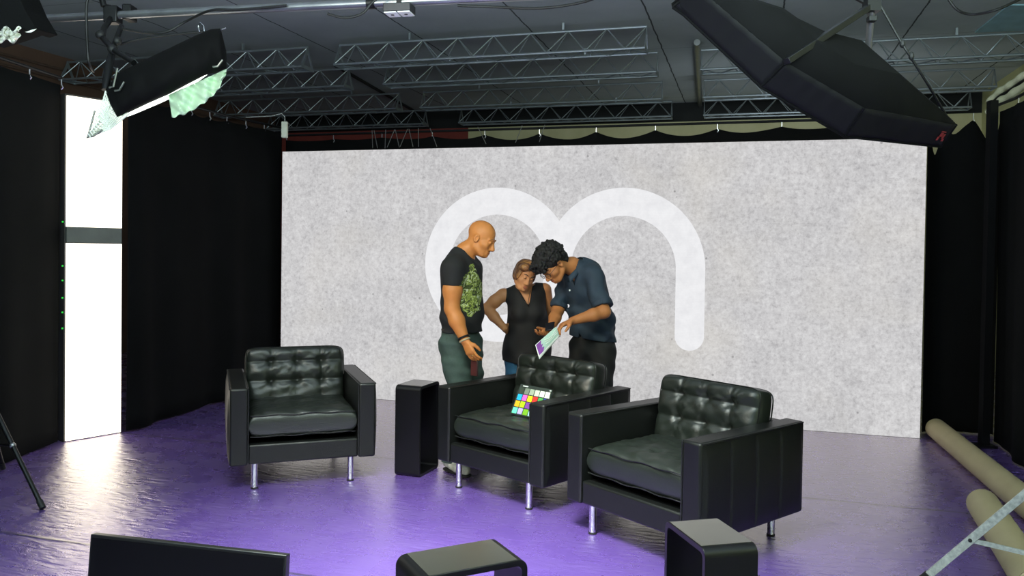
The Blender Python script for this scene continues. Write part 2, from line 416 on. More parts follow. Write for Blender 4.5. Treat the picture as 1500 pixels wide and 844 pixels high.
GREEN = emit('green_led', (0.05, 0.9, 0.1, 1), 0.7)
for zz in (1.66, 1.33, 1.22, 1.09, 0.98, 0.86):
    MB().box((-0.018, 0.02, zz), (0.008, 0.012, 0.012)).build('status_light', GREEN, lc, smooth=False)

# ------------------------------------------------------------------ curtains
def curtain(name, label, pts, ztop, zbot, m, amp=0.03, freq=5.0, sag=0.0, hooks=8, seed=0, rail=True, group='black stage curtains'):
    rnd = random.Random(seed); P = [Vector((p[0], p[1], 0)) for p in pts]
    L = [0]
    for a, b in zip(P, P[1:]): L.append(L[-1] + (b - a).length)
    T = L[-1]; base = P[0].copy()
    ph = [rnd.uniform(0, 6.28) for _ in range(6)]; fr = [freq * rnd.uniform(0.8, 1.25) * q for q in (1, 1.7, 0.45)]
    def pos(d):
        for i in range(len(P) - 1):
            if d <= L[i + 1] or i == len(P) - 2:
                k = (d - L[i]) / (L[i + 1] - L[i]); p = P[i].lerp(P[i + 1], k); t = (P[i + 1] - P[i]).normalized(); return p, Vector((t.y, -t.x, 0))
    nu = max(24, int(T / 0.022)); nv = 22
    def fn(u, v):
        d = u * T; p, nrm = pos(d)
        a = amp * (0.55 + 0.6 * (1 - v))
        w = math.sin(d * fr[0] * 2 + ph[0] + 0.6 * math.sin(v * 2 + ph[3])) + 0.55 * math.sin(d * fr[1] * 2 + ph[1] + 0.5 * v) + 0.7 * math.sin(d * fr[2] * 2 + ph[2])
        top = ztop
        if hooks and sag:
            x = (u * hooks) % 1.0; top = ztop - sag * (1 - (2 * x - 1) ** 2) * (0.6 + 0.4 * math.sin(7 * u + ph[4]))
        z = zbot + (top - zbot) * v
        q = p + nrm * a * w * 0.6 - base
        return Vector((q.x, q.y, z))
    o = thing(name, label, 'curtain', base, 0, group)
    MB().grid(fn, nu, nv).build('cloth', m, o, solid=0.006)
    HK = mat('hook_metal', (0.7, 0.7, 0.72, 1), 0.3, 0.9)
    for i in range(hooks + 1):
        p, _ = pos(T * i / max(1, hooks)); p = p - base
        MB().tube([(p.x, p.y, ztop - 0.035), (p.x + 0.012, p.y, ztop - 0.02), (p.x, p.y, ztop), (p.x, p.y, ztop + 0.05)], 0.005, 6).build('hook', HK, o)
    if rail:
        MB().tube([(p.x - base.x, p.y - base.y, ztop + 0.05) for p in P], 0.012, 8).build('rail', BLACKMETAL, o)
    return o
CT = 2.68
curtain('stage_curtain', 'dark grey curtain at far left, in front of the light column', [(-3.55, 3.6), (-3.47, 4.6), (-3.43, 5.39), (pa.x - 0.03, pa.y - 0.02)], CT, 0.012, CURTAIN_G, 0.022, 3.0, 0.01, 7, 1)
curtain('stage_curtain', 'black pleated curtain between light column and video wall', [(pb.x + 0.03, pb.y + 0.03), (-2.72, 7.757), (-2.42, 8.46)], CT, 0.012, CURTAIN, 0.04, 4.5, 0.03, 8, 2)
curtain('stage_curtain', 'black curtain hanging behind and above the video wall', [tuple(hall(to_hall((LX, LY, 0))[0] - 0.25, 7.76)[:2]), tuple(hall(to_hall((LX, LY, 0))[0] + LW + 0.02, 7.72)[:2])], CT - 0.035, 0.012, CURTAIN, 0.035, 4.0, 0.07, 11, 3)
curtain('stage_curtain', 'black curtain in the corner right of the video wall', [(3.47, 6.84), (3.66, 6.90), (4.04, 6.74)], CT - 0.03, 0.012, CURTAIN, 0.03, 7.0, 0.30, 3, 4, rail=False)
curtain('stage_curtain', 'black curtain along the right side behind the paper rolls', [(3.86, 6.50), (3.82, 6.2), (3.62, 5.5), (3.35, 3.9)], CT - 0.02, 0.012, CURTAIN_G, 0.035, 4.0, 0.03, 7, 5)
# black post and pale bundle of cloth over the right curtain
pp = PZ(1445, 655, 0) if False else Vector((4.02 * 0.985, 6.86 * 0.985, 0))
o = thing('curtain_post', 'black upright post at the right corner of the curtains', 'post', (3.74, 6.36, 0))
MB().box((0, 0, 1.36), (0.06, 0.06, 2.72)).build('pole', BLACKMETAL, o, smooth=False); MB().box((0, 0, 0.01), (0.14, 0.14, 0.02)).build('base', BLACKMETAL, o, smooth=False)
CREAM = mat('cream_cloth', srgb(205, 204, 170), 0.85, vary=0.1, vscale=9, bump=0.3, bscale=12)
bp = [PD(1449, 149, 6.70), PD(1464, 134, 6.55), PD(1480, 124, 6.40), PD(1500, 110, 6.2), PD(1530, 92, 5.9)]
bb = thing('rolled_backdrop', 'pale rolled cloth tied along the top of the right curtain', 'cloth', bp[0])
MB().tube([p - bp[0] for p in bez(bp, 8)], [0.026 + 0.004 * math.sin(i * 0.9) for i in range(33)], 10).build('cloth_roll', CREAM, bb)
MB().tube([p - bp[0] + Vector((0, 0, -0.085)) for p in bez(bp, 8)], [0.030 + 0.005 * math.sin(i * 0.7 + 1) for i in range(33)], 10).build('cloth_roll', CREAM, bb)
MB().tube([p - bp[0] + Vector((0, 0.01, -0.045)) for p in bez(bp, 8)], 0.014, 8).build('pole', BLACKMETAL, bb)

# ------------------------------------------------------------------ armchairs
CW, CD, AW, AH, CZ = 0.89, 0.8574, 0.1086, 0.6337, 0.1575
def sgn_pow(x, n): return math.copysign(abs(x) ** n, x)
def make_chair(label):
    o = thing('leather_armchair', label, 'armchair', (0, 0, 0), 0, 'black tufted leather armchairs')
    for sd in (-1, 1):
        xo = sd * CW / 2; xi = sd * (CW / 2 - AW)
        xc = (xo + xi) / 2
        arm = MB().box((xc, CD / 2, (CZ + AH) / 2), (AW, CD, AH - CZ)).build('armrest', LEATHER, o, bevel=0.014, seg=3)
        # quilted outer side: four panels parted by three stitched seams
        def side(u, v):
            y = 0.016 + (CD - 0.032) * u; z = CZ + 0.012 + (AH - CZ - 0.03) * v
            q = (u * 4) % 1.0; dist = min(q, 1 - q) if 0.06 < u < 0.94 else 0.5
            g = math.exp(-(dist / 0.03) ** 2)
            edge = min(1, min(u, 1 - u) * 30, min(v, 1 - v) * 12)
            off = (0.006 + 0.006 * math.sin(PI * min(1, max(0, q)) ) * 0.6 + 0.006 * math.sin(PI * v)) * edge - 0.007 * g * edge
            return Vector((xo + sd * off, y, z))
        MB().grid(side, 129, 18).build('side_panel', LEATHER, arm)
        pth = [(xo, 0.012, AH - 0.006), (xo, CD - 0.012, AH - 0.006)]
        MB().tube(pth, 0.0045, 6).build('piping', PIPING, arm)
        MB().tube([(xi, 0.012, AH - 0.006), (xi, CD - 0.2, AH - 0.006)], 0.0042, 6).build('piping', PIPING, arm)
        MB().tube([(xi - sd * 0.001, 0.004, CZ + 0.02), (xi - sd * 0.001, 0.004, AH - 0.01)], 0.0042, 6).build('piping', PIPING, arm)
    iw = CW - 2 * AW
    MB().box((0, 0.035, (CZ + 0.283) / 2 + 0.002), (iw - 0.003, 0.055, 0.283 - CZ - 0.004)).build('front_rail', LEATHER, o, bevel=0.012, seg=3)
    MB().box((0, 0.42, 0.25), (iw - 0.004, 0.72, 0.05)).build('seat_deck', NYLON, o, smooth=False)
    MB().box((0, CD - 0.045, (CZ + 0.62) / 2), (iw - 0.002, 0.085, 0.62 - CZ)).build('back_frame', LEATHER, o, bevel=0.014, seg=3)
    # seat cushion
    def warp(u, e=2.2):
        x = 2 * u - 1; return math.copysign(1 - (1 - abs(x)) ** e, x)
    hw, hd, th = iw / 2 - 0.004, 0.30, 0.088
    cy = 0.04 + hd
    seat = MB()
    nu, nv = 74, 66
    def prof(a, b):
        e = 11.0
        return max(0.0, 1 - abs(a) ** e) ** (1 / 3.4) * max(0.0, 1 - abs(b) ** e) ** (1 / 3.4)
    tuft = [(x, y) for x in (-0.17, 0, 0.17) for y in (0.22, 0.40)]
    def top(u, v):
        a, b = warp(u), warp(v); x, y = a * hw, cy + b * hd
        z = th * prof(a, b) * (1 + 0.10 * (1 - a * a) * (1 - b * b))
        for tx, ty in tuft:
            r = math.hypot(x - tx, y - ty); z -= 0.014 * math.exp(-(r / 0.03) ** 2)
            th_ = math.atan2(y - ty, x - tx); z += 0.0035 * math.cos(7 * th_ + tx * 40) * math.exp(-r / 0.07) * r / (r + 0.02)
        z += (0.003 * math.sin(38 * x + 9 * math.sin(14 * y)) + 0.002 * math.sin(61 * x + 23 * y)) * prof(a, b)
        return Vector((x, y, 0.385 + z))
    def bot(u, v):
        a, b = warp(u), warp(v); return Vector((a * hw, cy + b * hd, 0.385 - (th - 0.005) * prof(a, b)))
    seat.grid(top, nu, nv).grid(bot, nu, nv)
    so = seat.build('seat_cushion', LEATHER_SOFT, o, fix=True, angle=3.0)
    def rim(zf, ins):
        return [(x, cy - hd + ins + 0.004 * math.sin(x * 20), zf + 0.003 * math.sin(x * 31)) for x in [hw * 0.97 * (i / 20 - 1) for i in range(41)]]
    MB().tube(rim(0.452, 0.003), 0.0035, 6).build('piping', LEATHER, so)
    MB().tube(rim(0.322, 0.003), 0.0035, 6).build('piping', LEATHER, so)
    # back cushion, tufted 3 x 2
    bw, bh, bt = iw / 2 - 0.002, 0.205, 0.085
    cols = (-0.165, 0.008, 0.172); rws = (0.105, -0.025)
    def bfront(u, v):
        a, b = warp(u, 1.9), warp(v, 1.9); x, w = a * bw, b * bh
        p_ = prof(a, b); t = bt * p_
        d = 0.0
        # swelling between the seams
        ww = min(abs(w - r) for r in rws); xx = min(abs(x - c) for c in cols)
        d += 0.011 * (1 - math.exp(-(ww / 0.030) ** 2)) + 0.004 * (1 - math.exp(-(xx / 0.03) ** 2))
        d -= 0.008 * math.exp(-(ww / 0.0055) ** 2)
        d -= 0.005 * math.exp(-((xx + 0.004 * math.sin(w * 60)) / 0.005) ** 2)
        for c in cols:
            for r in rws:
                dx, dw = x - c, w - r; rr = math.hypot(dx, dw)
                d -= 0.023 * math.exp(-(rr / 0.026) ** 2)
                an = math.atan2(dw, dx)
                d += 0.0062 * math.cos(9 * an + c * 50 + r * 31 + 2.0 * math.sin(3 * an + c * 20)) * math.exp(-rr / 0.06) * rr / (rr + 0.012)
        d += 0.0018 * math.sin(50 * x + 33 * w) + 0.0015 * math.sin(83 * w - 20 * x)
        q = 1 - 0.055 * (abs(a) * abs(b)) ** 7; return Vector((x * q, -(t + d * p_), w * q))
    def bback(u, v):
        a, b = warp(u, 1.9), warp(v, 1.9); q = 1 - 0.055 * (abs(a) * abs(b)) ** 7; return Vector((a * bw * q, (bt - 0.012) * prof(a, b), b * bh * q))
    bc = MB().grid(bfront, 100, 72).grid(bback, 100, 72)
    lean = Matrix.Rotation(-0.19, 4, 'X')
    bc.v = [tuple(lean @ Vector(v) + Vector((0, 0.665, 0.592))) for v in bc.v]
    bo = bc.build('back_cushion', LEATHER_SOFT, o, fix=True, angle=3.0)
    pts = []
    for i in range(81):
        a = PI * i / 80; e = 0.20
        pts.append(lean @ Vector((bw * 0.985 * sgn_pow(math.cos(a), e), 0.055, bh * 0.985 * sgn_pow(math.sin(a), e))) + Vector((0, 0.665, 0.592)))
    MB().tube(pts, 0.004, 6).build('piping', LEATHER, bo)
    pts2 = [p + lean.to_3x3() @ Vector((0, -0.115, 0)) for p in pts]
    MB().tube(pts2, 0.004, 6).build('piping', LEATHER, bo)
    for x in (-CW / 2 + 0.15, CW / 2 - 0.15):
        for y in (0.055, CD - 0.055):
            lg_ = MB().lathe([(0.0195, 0.008), (0.0195, CZ + 0.004)], 20, (x, y, 0)).build('leg', CHROME, o)
            MB().lathe([(0.0215, 0), (0.0225, 0.004), (0.0215, 0.011)], 20, (x, y, 0)).build('foot_cap', RUBBER, lg_)
    return o
chair = make_chair('black tufted leather armchair standing alone at the left on purple floor')
chair.location = (-1.28, 5.041, 0); chair.rotation_euler = (0, 0, 0.354)
chairM = dup(chair, (-0.135, 4.835, 0), -0.747, 'middle black leather armchair with a colour test chart on its seat')
dup(chair, (0.592, 4.017, 0), -0.890, 'nearest black leather armchair, seamed side towards the camera, at right')

# ------------------------------------------------------------------ side tables (bent loops)
def side_table(label, L, A, H, x, y, a, flip, r=0.03):
    o = thing('side_table', label, 'side table', (x, y, 0), a, 'black open box side tables')
    w = 0.018
    def loop(L, H, r, zo, n=7):
        P = []
        for cx, cz, a0 in ((L / 2 - r, H - r, 0), (-L / 2 + r, H - r, PI / 2), (-L / 2 + r, r, PI), (L / 2 - r, r, 1.5 * PI)):
            for i in range(n + 1):
                t = a0 + PI / 2 * i / n; P.append((cx + r * math.cos(t), cz + r * math.sin(t) + zo))
        return P
    O = loop(L, H, r, 0); I = loop(L - 2 * w, H - 2 * w, r - w * 0.7, w); n = len(O)
    vs = []
    for yy in (-A / 2, A / 2):
        vs += [(p[0], yy, p[1]) for p in O] + [(p[0], yy, p[1]) for p in I]
    fs = []
    for i in range(n):
        j = (i + 1) % n
        fs += [(i, j, n + j, n + i), (2 * n + i, 3 * n + i, 3 * n + j, 2 * n + j), (i, 2 * n + i, 2 * n + j, j), (n + i, n + j, 3 * n + j, 3 * n + i)]
    MB().add(vs, fs).build('shell', LACQUER, o, bevel=0.0015, seg=2, angle=0.6)
    MB().box((0, 0, H + 0.0006), (L - 2 * r - 0.004, A - 0.006, 0.0016)).build('table_top', mat('satin_black_top', srgb(62, 60, 52), 0.2, spec=1.0, vary=0.12, vscale=10, ior=2.2), o, smooth=False)
    for sx in (-1, 1):
        for sy in (-1, 1): MB().lathe([(0.008, -0.0005), (0.008, 0.003)], 10, (sx * (L / 2 - r - 0.01), sy * (A / 2 - 0.015), 0)).build('foot_pad', RUBBER, o)
    return o
side_table('tall black open side table between the left and middle armchairs', 0.288, 0.182, 0.597, -0.621, 5.431, 1.207, -1)
side_table('wide black side table cut by the bottom edge, in front of everyone', 0.333, 0.182, 0.627, -0.132, 2.304, 0.473, 1)
side_table('black side table in front of the nearest armchair with a pale sheen on top', 0.288, 0.182, 0.597, 0.658, 2.626, 1.818, -1)

# ------------------------------------------------------------------ paper rolls
def roll(label, a, b, r):
    a = Vector((*a, r)); b = Vector((*b, r)); d = b - a; L = d.length
    o = thing('paper_roll', label, 'paper roll', (a.x, a.y, 0), math.atan2(d.y, d.x), 'paper rolls lying by the right curtain')
    m = MB(); n = 40
    def sp(u, v): th = 2 * PI * u; return Vector((v * L, r * math.cos(th), r + r * math.sin(th)))
    m.grid(sp, n, 3, True)
    m.build('paper', KRAFT, o)
    e = MB()
    for x, s_ in ((0.0, 1), (L, -1)):
        e.grid(lambda u, v, x=x, s_=s_: Vector((x + s_ * 0.004 * (1 - v), (0.03 + (r - 0.032) * v) * math.cos(2 * PI * u), r + (0.03 + (r - 0.032) * v) * math.sin(2 * PI * u))), n, 6, True)
    e.build('roll_end', mat('paper_edges', srgb(190, 172, 138), 0.8, vary=0.2, vscale=60), o)
    MB().tube([(-0.01, 0, r), (L + 0.01, 0, r)], 0.032, 20).build('core', mat('cardboard_core', srgb(120, 96, 66), 0.8), o)
    return o
roll('long beige paper roll lying along the foot of the right curtain', (3.50, 6.62), (2.92, 4.35), 0.082)
roll('shorter beige paper roll in front of the long one, cut by the right edge', (2.72, 4.62), (2.28, 3.45), 0.085)

# ------------------------------------------------------------------ monitor in the foreground
a = PD(132, 783, 3.02); b = PD(419, 814, 2.84)
ztop = (a.z + b.z) / 2; d = Vector((b.x - a.x, b.y - a.y, 0)); mw = d.length
mo = thing('monitor', 'black flat monitor standing on the floor, cut by the bottom edge', 'monitor', (a.x, a.y, 0), math.atan2(d.y, d.x))
mh = ztop - 0.03; tilt = Matrix.Rotation(-0.10, 3, 'X')
def tl(v): return tilt @ Vector(v) + Vector((0, 0.0, ztop))
m = MB().box((mw / 2, 0.0175, -mh / 2), (mw, 0.03, mh)); m.v = [tuple(tl(v)) for v in m.v]; m.build('casing', mat('monitor_plastic', srgb(22, 23, 22), 0.35, spec=0.6), mo, bevel=0.003)
m = MB().box((mw / 2, 0.001, -mh / 2), (mw - 0.02, 0.003, mh - 0.02)); m.v = [tuple(tl(v)) for v in m.v]; m.build('screen', mat('dark_screen', srgb(4, 4, 5), 0.45, spec=0.25, vary=0.0), mo, smooth=False)
for x in (0.14, mw - 0.14):
    MB().bar((x, -0.07, 0.008), (x, 0.16, 0.008), 0.025, 0.016).bar((x, 0.05, 0.01), (x, 0.065, 0.10), 0.02, 0.016, (1, 0, 0)).build('foot', BLACKMETAL, mo, smooth=False)

# ------------------------------------------------------------------ stands at both edges
def stand(name, label, c, feet, hub, ctop, rad, m, brace_z, square=False, cat='light stand'):
    c = Vector(c); o = thing(name, label, cat, c)
    MB().tube([(0, 0, brace_z - 0.1), (0, 0, ctop)], rad * 1.2, 14).build('column', m, o)
    MB().lathe([(rad * 2, hub - 0.03), (rad * 2.4, hub), (rad * 2, hub + 0.05)], 14).build('collar', RUBBER, o)
    MB().lathe([(rad * 1.8, brace_z - 0.03), (rad * 2.1, brace_z), (rad * 1.8, brace_z + 0.03)], 14).build('slider', RUBBER, o)
    for f in feet:
        f = Vector(f) - c; d = Vector((f.x, f.y, 0)).normalized(); top = d * rad * 1.6 + Vector((0, 0, hub))
        foot = Vector((f.x, f.y, 0.012))
        g = MB()
        if square: g.bar(top, foot, rad * 1.1, rad * 2.0)
        else: g.tube([top, foot], rad, 12)
        lo = g.build('leg', m, o, bevel=0.002 if square else 0)
        e = foot + (foot - top).normalized() * 0.002
        MB().tube([e + (top - foot).normalized() * 0.05, e], rad * 1.25, 12).build('foot_cap', RUBBER, lo)
        t = (hub - 0.0 - (brace_z + 0.02)) / hub; q = top.lerp(foot, t)
        if square: MB().bar(q, d * rad * 1.6 + Vector((0, 0, brace_z)), rad * 0.5, rad * 1.2).build('brace', m, o)
        else: MB().tube([q, d * rad * 1.6 + Vector((0, 0, brace_z))], rad * 0.55, 8).build('brace', m, o)
        MB().ball(q, rad * 0.8 if square else rad * 1.3, 10).build('rivet', STEEL if not square else RUBBER, lo)
    return o
stand('light_stand', 'black tripod light stand, one leg reaching in at the left edge', (-3.22, 4.86, 0), [(-2.62, 4.53, 0), (-3.34, 5.32, 0), (-3.42, 4.3, 0)], 0.72, 1.9, 0.014, BLACKMETAL, 0.3)
stand('tripod_stand', 'galvanised tripod with flat legs and a cross brace at the right edge', (2.50, 3.28, 0), [(1.90, 3.69, 0), (2.95, 3.72, 0), (2.55, 2.6, 0)], 0.86, 1.5, 0.017, GALV, 0.215, True, 'tripod')

# ------------------------------------------------------------------ lighting pipe, cables, power box
ZP = 3.0
p0 = PZ(-60, 33, ZP); p1 = PZ(950, -14, ZP)
lp_ = thing('lighting_pipe', 'long grey lighting pipe hung across the top of the stage', 'pipe', p0)
MB().tube([Vector(), p1 - p0], 0.027, 14).build('pipe', STEEL, lp_)
for k_ in (0.02, 0.64, 0.97):
    hq = (p1 - p0) * k_; MB().tube([hq, Vector((hq.x, hq.y, CEIL - p0.z))], 0.012, 10).tube([hq - (p1 - p0).normalized() * 0.025, hq + (p1 - p0).normalized() * 0.025], 0.036, 14).build('hanger', BLACKMETAL, lp_)
def on_pipe(px): 
    k = (px + 60) / 1010; best = None
    for i in range(400):
        q = p0.lerp(p1, i / 399); v = q - Vector((0, 0, CAM_H)); x = 750 + F_PX * v.dot(_r) / v.dot(_f)
        if best is None or abs(x - px) < best[0]: best = (abs(x - px), q)
    return best[1]
def cable(label, pts, r=0.008):
    P = bez(pts, 10); o = MB().tube([p - P[0] for p in P], r, 8).build('hanging_cable', CABLE); o.location = P[0]; return tag(o, label, 'cable', 'black lighting cables')
dp = on_pipe(300).y - 0.05
cable('black cable looping along the lighting pipe above the left softbox', [PD(180, 42, dp), PD(215, 48, dp), PD(245, 46, dp), PD(275, 30, dp), PD(310, 15, dp - .1), PD(350, 14, dp - .1), PD(420, 8, dp - .1)])
cable('black cable drooping from the lighting pipe beside the power sockets', [PD(480, 20, dp - .3), PD(505, 26, dp - .3), PD(530, 20, dp - .3), PD(545, 4, dp - .3), PD(565, -12, dp - .3)])
cable('thin black cable swagging across the ceiling right of the power sockets', [PD(670, 8, 4.6), PD(720, 10, 4.6), PD(790, 12, 4.5), PD(850, 4, 4.4), PD(890, -10, 4.3)])
cable('black cable loop hanging at the top right of the ceiling', [PD(1385, -8, 4.6), PD(1402, 14, 4.6), PD(1425, 21, 4.6), PD(1460, 14, 4.5), PD(1500, -4, 4.5)])
cable('black cable with inline plug hanging left of the softbox clamp', [PD(131, -8, dp), PD(127, 8, dp), PD(127, 45, dp), PD(130, 90, dp), PD(137, 105, dp + .1)], 0.009)
cable('black lead strung from the clamp to the top of the left softbox', [PD(176, 65, dp), PD(205, 57, dp), PD(250, 51, dp), PD(298, 46, dp)], 0.008)
q = on_pipe(585)
pw = thing('power_socket_box', 'small silver twin socket box fixed under the lighting pipe', 'socket box', q + Vector((0, -0.02, -0.05)), math.atan2((p1 - p0).y, (p1 - p0).x))
MB().box((0, 0, 0), (0.17, 0.11, 0.05)).build('box', mat('socket_box_grey', srgb(60, 60, 64), 0.4, 0.5), pw, bevel=0.004)
for x in (-0.043, 0.043):
    s_ = MB().box((x, -0.0, -0.028), (0.076, 0.1, 0.008)).build('socket', mat('socket_white', srgb(235, 236, 240), 0.4), pw, bevel=0.002)
    MB().lathe([(0.011, -0.0335), (0.011, -0.0315)], 14, (x, 0, 0)).build('socket_hole', RUBBER, s_)
MB().bar((0.0, 0, 0.02), (0.0, 0, 0.09), 0.03, 0.03, (1, 0, 0)).build('bracket', BLACKMETAL, pw, smooth=False)
tg = PD(417, 190, 7.6)
hb = thing('hanging_box', 'small cream box dangling on a wire left of the video wall', 'box', tg)
MB().box((0, 0, 0), (0.055, 0.04, 0.15)).build('casing', mat('cream_plastic', srgb(214, 214, 196), 0.5), hb, bevel=0.006)
MB().tube([Vector((0, 0, 0.07)), Vector((0, 0, 0.12)), Vector((-0.03, 0, 0.15)), PD(398, 170, 7.62) - tg, PD(360, 172, 7.7) - tg], 0.004, 6).build('wire', mat('pale_wire', srgb(170, 172, 168), 0.5), hb)
# hanging wires over the video wall
for px, py, qx, qy, w in ((545, 191, 546, 214, 'first'), (548, 191, 553, 214, 'second'), (565, 190, 564, 214, 'third'), (578, 190, 567, 213, 'fourth'), (579, 190, 585, 213, 'fifth'), (597, 189, 586, 212, 'sixth'), (599, 189, 605, 212, 'seventh'), (613, 188, 613, 212, 'eighth'), (630, 188, 640, 212, 'ninth'), (700, 186, 712, 208, 'tenth'), (765, 184, 755, 206, 'eleventh'), (798, 183, 790, 205, 'twelfth')):
    A_ = plane_hit(px, py, hall(0, 7.56), E2); B_ = plane_hit(qx, qy + 3, hall(0, 7.46), E2)
    o = MB().tube([Vector(), B_ - A_], 0.0035, 6).build('hanging_wire', mat('wire_steel', (0.35, 0.34, 0.33, 1), 0.4, 0.8)); o.location = A_
    tag(o, '%s thin steel wire from the left, holding up the video wall' % w, 'wire', 'steel wires above the video wall')

# ------------------------------------------------------------------ right softbox (seen from behind)
SBN = Vector((-0.45, 0.75, -0.55)).normalized()
c0 = PD(1230, 95, 3.0)
ringpx = [(1018, -22), (1151.6, 91), (1266, 158), (1401, 183), (1387, 169), (1284, 79), (1162, 49), (1078, 9), (1030, -25)]
ring = [plane_hit(x, y, c0, SBN) for x, y in ringpx]
off = SBN * 0.135
fpx = [(985, 6), (1115, 127.5), (1237.5, 200), (1378, 215)]
front = [plane_hit(x, y, c0 + off, SBN) for x, y in fpx]
ctr = sum(ring, Vector()) / len(ring)
for i in range(4, 9): front.append(ring[i] + off + (ring[i] - ctr) * 0.06)
sb = thing('softbox', 'big black softbox hung at the top right, seen from behind', 'softbox', c0)
loc = lambda P: [p - c0 for p in P]
R_, Fr = loc(ring), loc(front); n = len(R_); cen = ctr - c0
m = MB(); bk = cen - SBN * 0.07
inner = [bk + (r - cen) * 0.45 for r in R_]
m.add(R_ + inner, [(i, (i + 1) % n, (i + 1) % n + n, i + n) for i in range(n)] + [tuple(range(n, 2 * n))])
m.build('back_cover', NYLON, sb, solid=0.004, angle=0.3)
for i in range(n):
    j = (i + 1) % n; cx_ = (R_[i] + R_[j] + Fr[i] + Fr[j]) / 4
    g = MB()
    a_, b_, c_, d_ = R_[i], R_[j], Fr[j], Fr[i]
    nn = (b_ - a_).cross(d_ - a_).normalized()
    def pan(u, v, a_=a_, b_=b_, c_=c_, d_=d_, nn=nn, i=i):
        p = a_.lerp(b_, u).lerp(d_.lerp(c_, u), v)
        return p + nn * (0.003 * math.sin(u * 34 + i) * (1 - v) * math.sin(PI * u))
    g.grid(pan, 26, 6).build('side_panel', NYLON_SIDE, sb, solid=0.004)
    MB().tube([a_, d_], 0.005, 6).build('seam_tape', NYLON, sb)
SOFT = emit('softbox_diffuser', (0.98, 1.0, 0.94, 1), 2.6)
fc = sum(Fr, Vector()) / n; Di = [fc + (f.lerp(r, 0.35) - fc) * 0.97 for f, r in zip(Fr, R_)]
MB().add(Di + [sum(Di, Vector()) / n], [(i, (i + 1) % n, n) for i in range(n)]).build('diffuser', SOFT, sb, smooth=False)
MB().tube(Fr, 0.006, 6, closed=True).build('rim_rod', NYLON, sb)
# red maker's mark near the corner of the side panel
mk = MB(); a_, b_, c_, d_ = R_[2], R_[3], Fr[3], Fr[2]; nn = (b_ - a_).cross(d_ - a_).normalized()
if nn.dot(Vector((0, -1, 0))) < 0: nn = -nn
def onp(u, v): return a_.lerp(b_, u).lerp(d_.lerp(c_, u), v) + nn * 0.006
for u, v, w, h in ((0.905, 0.32, 0.05, 0.04), (0.90, 0.45, 0.03, 0.16), (0.93, 0.5, 0.02, 0.2), (0.885, 0.62, 0.02, 0.16), (0.945, 0.66, 0.02, 0.1)):
    q = [onp(u - w / 2, v - h / 2), onp(u + w / 2, v - h / 2), onp(u + w / 2, v + h / 2), onp(u - w / 2, v + h / 2)]; mk.prism(q, nn * 0.0015)
mk.build('red_mark', mat('red_print', srgb(150, 52, 48), 0.6), sb, smooth=False)
ap = PD(1277, 8, 3.02) - c0
f1 = plane_hit(1152, 90, c0 - SBN * 0.01, SBN) - c0; f2 = plane_hit(1271, 84, c0 - SBN * 0.01, SBN) - c0
MB().bar(f1, ap, 0.028, 0.022).build('bracket_arm', BLACKMETAL, sb, bevel=0.002)
MB().tube([f2, ap], 0.013, 12).build('bracket_arm', mat('grey_tube', (0.2, 0.19, 0.2, 1), 0.35, 0.7), sb)
MB().box(ap, (0.05, 0.05, 0.05)).tube([ap, ap + Vector((0.0, 0, 0.9)), Vector((ap.x, ap.y, CEIL - c0.z))], 0.016, 12).build('hanger', BLACKMETAL, sb, smooth=False)
MB().tube([ap, PD(1240, -12, 3.1) - c0], 0.012, 8).build('bracket_arm', BLACKMETAL, sb)
pr = plane_hit(1386, 169, c0, SBN) - c0
MB().tube(bez([ap + Vector((0.02, -0.02, 0)), PD(1318, 58, 3.0) - c0, PD(1333, 82, 3.0) - c0, PD(1360, 125, 3.05) - c0, pr], 6), 0.005, 8).build('strap', CABLE, sb)
for px, py in ((1322, 64), (1335, 82)): MB().ball(PD(px, py, 3.0) - c0, (0.011, 0.011, 0.016), 8).build('buckle', RUBBER, sb)
MB().box(PD(1277, 28, 3.0) - c0, (0.03, 0.03, 0.02)).build('knob', RUBBER, sb, bevel=0.003)

# ------------------------------------------------------------------ left softbox with its skirt hanging open
DL = 4.9
ls = thing('strip_softbox', 'long black strip light hung at top left with its pale cloth hanging loose', 'softbox', PD(240, 110, DL))
b0 = ls.location.copy(); LP = lambda x, y, d=DL: PD(x, y, d) - b0
# cross sections from left end to right end: (upper edge, lower edge) on the picture, with depth of the bulge
secs = [((155, 134), (163, 156), 0.04), ((171, 109), (172, 172), 0.10), ((196, 96), (190, 164), 0.13), ((216, 86), (215, 152), 0.14), ((250, 70), (247, 138), 0.15), ((285, 53), (275, 123), 0.14), ((309, 43), (300, 110), 0.12), ((323, 42), (322, 104), 0.09), ((331, 74), (332, 100), 0.04)]
def cover(u, v):
    x = u * (len(secs) - 1); i = min(int(x), len(secs) - 2); k = x - i
    t = Vector(secs[i][0]).lerp(Vector(secs[i + 1][0]), k); b = Vector(secs[i][1]).lerp(Vector(secs[i + 1][1]), k); w = secs[i][2] * (1 - k) + secs[i + 1][2] * k
    a = PI * v; f = (1 - math.cos(a)) / 2
    q = t.lerp(b, f); wr = 0.006 * math.sin(23 * u + 5 * v) + 0.005 * math.sin(41 * u - 9 * v + 1)
    return LP(q.x, q.y, DL - (w + wr) * math.sin(a))
def cover_back(u, v):
    p = cover(u, v); x = u * (len(secs) - 1); i = min(int(x), len(secs) - 2); k = x - i; w = secs[i][2] * (1 - k) + secs[i + 1][2] * k
    t = Vector(secs[i][0]).lerp(Vector(secs[i + 1][0]), k); b = Vector(secs[i][1]).lerp(Vector(secs[i + 1][1]), k); f = (1 - math.cos(PI * v)) / 2; q = t.lerp(b, f * 0.55)
    return LP(q.x, q.y, DL + (w * 1.6) * math.sin(PI * v * 0.5))
MB().grid(cover, 60, 18).grid(cover_back, 60, 18).build('fabric_cover', NYLON, ls, solid=0.003)
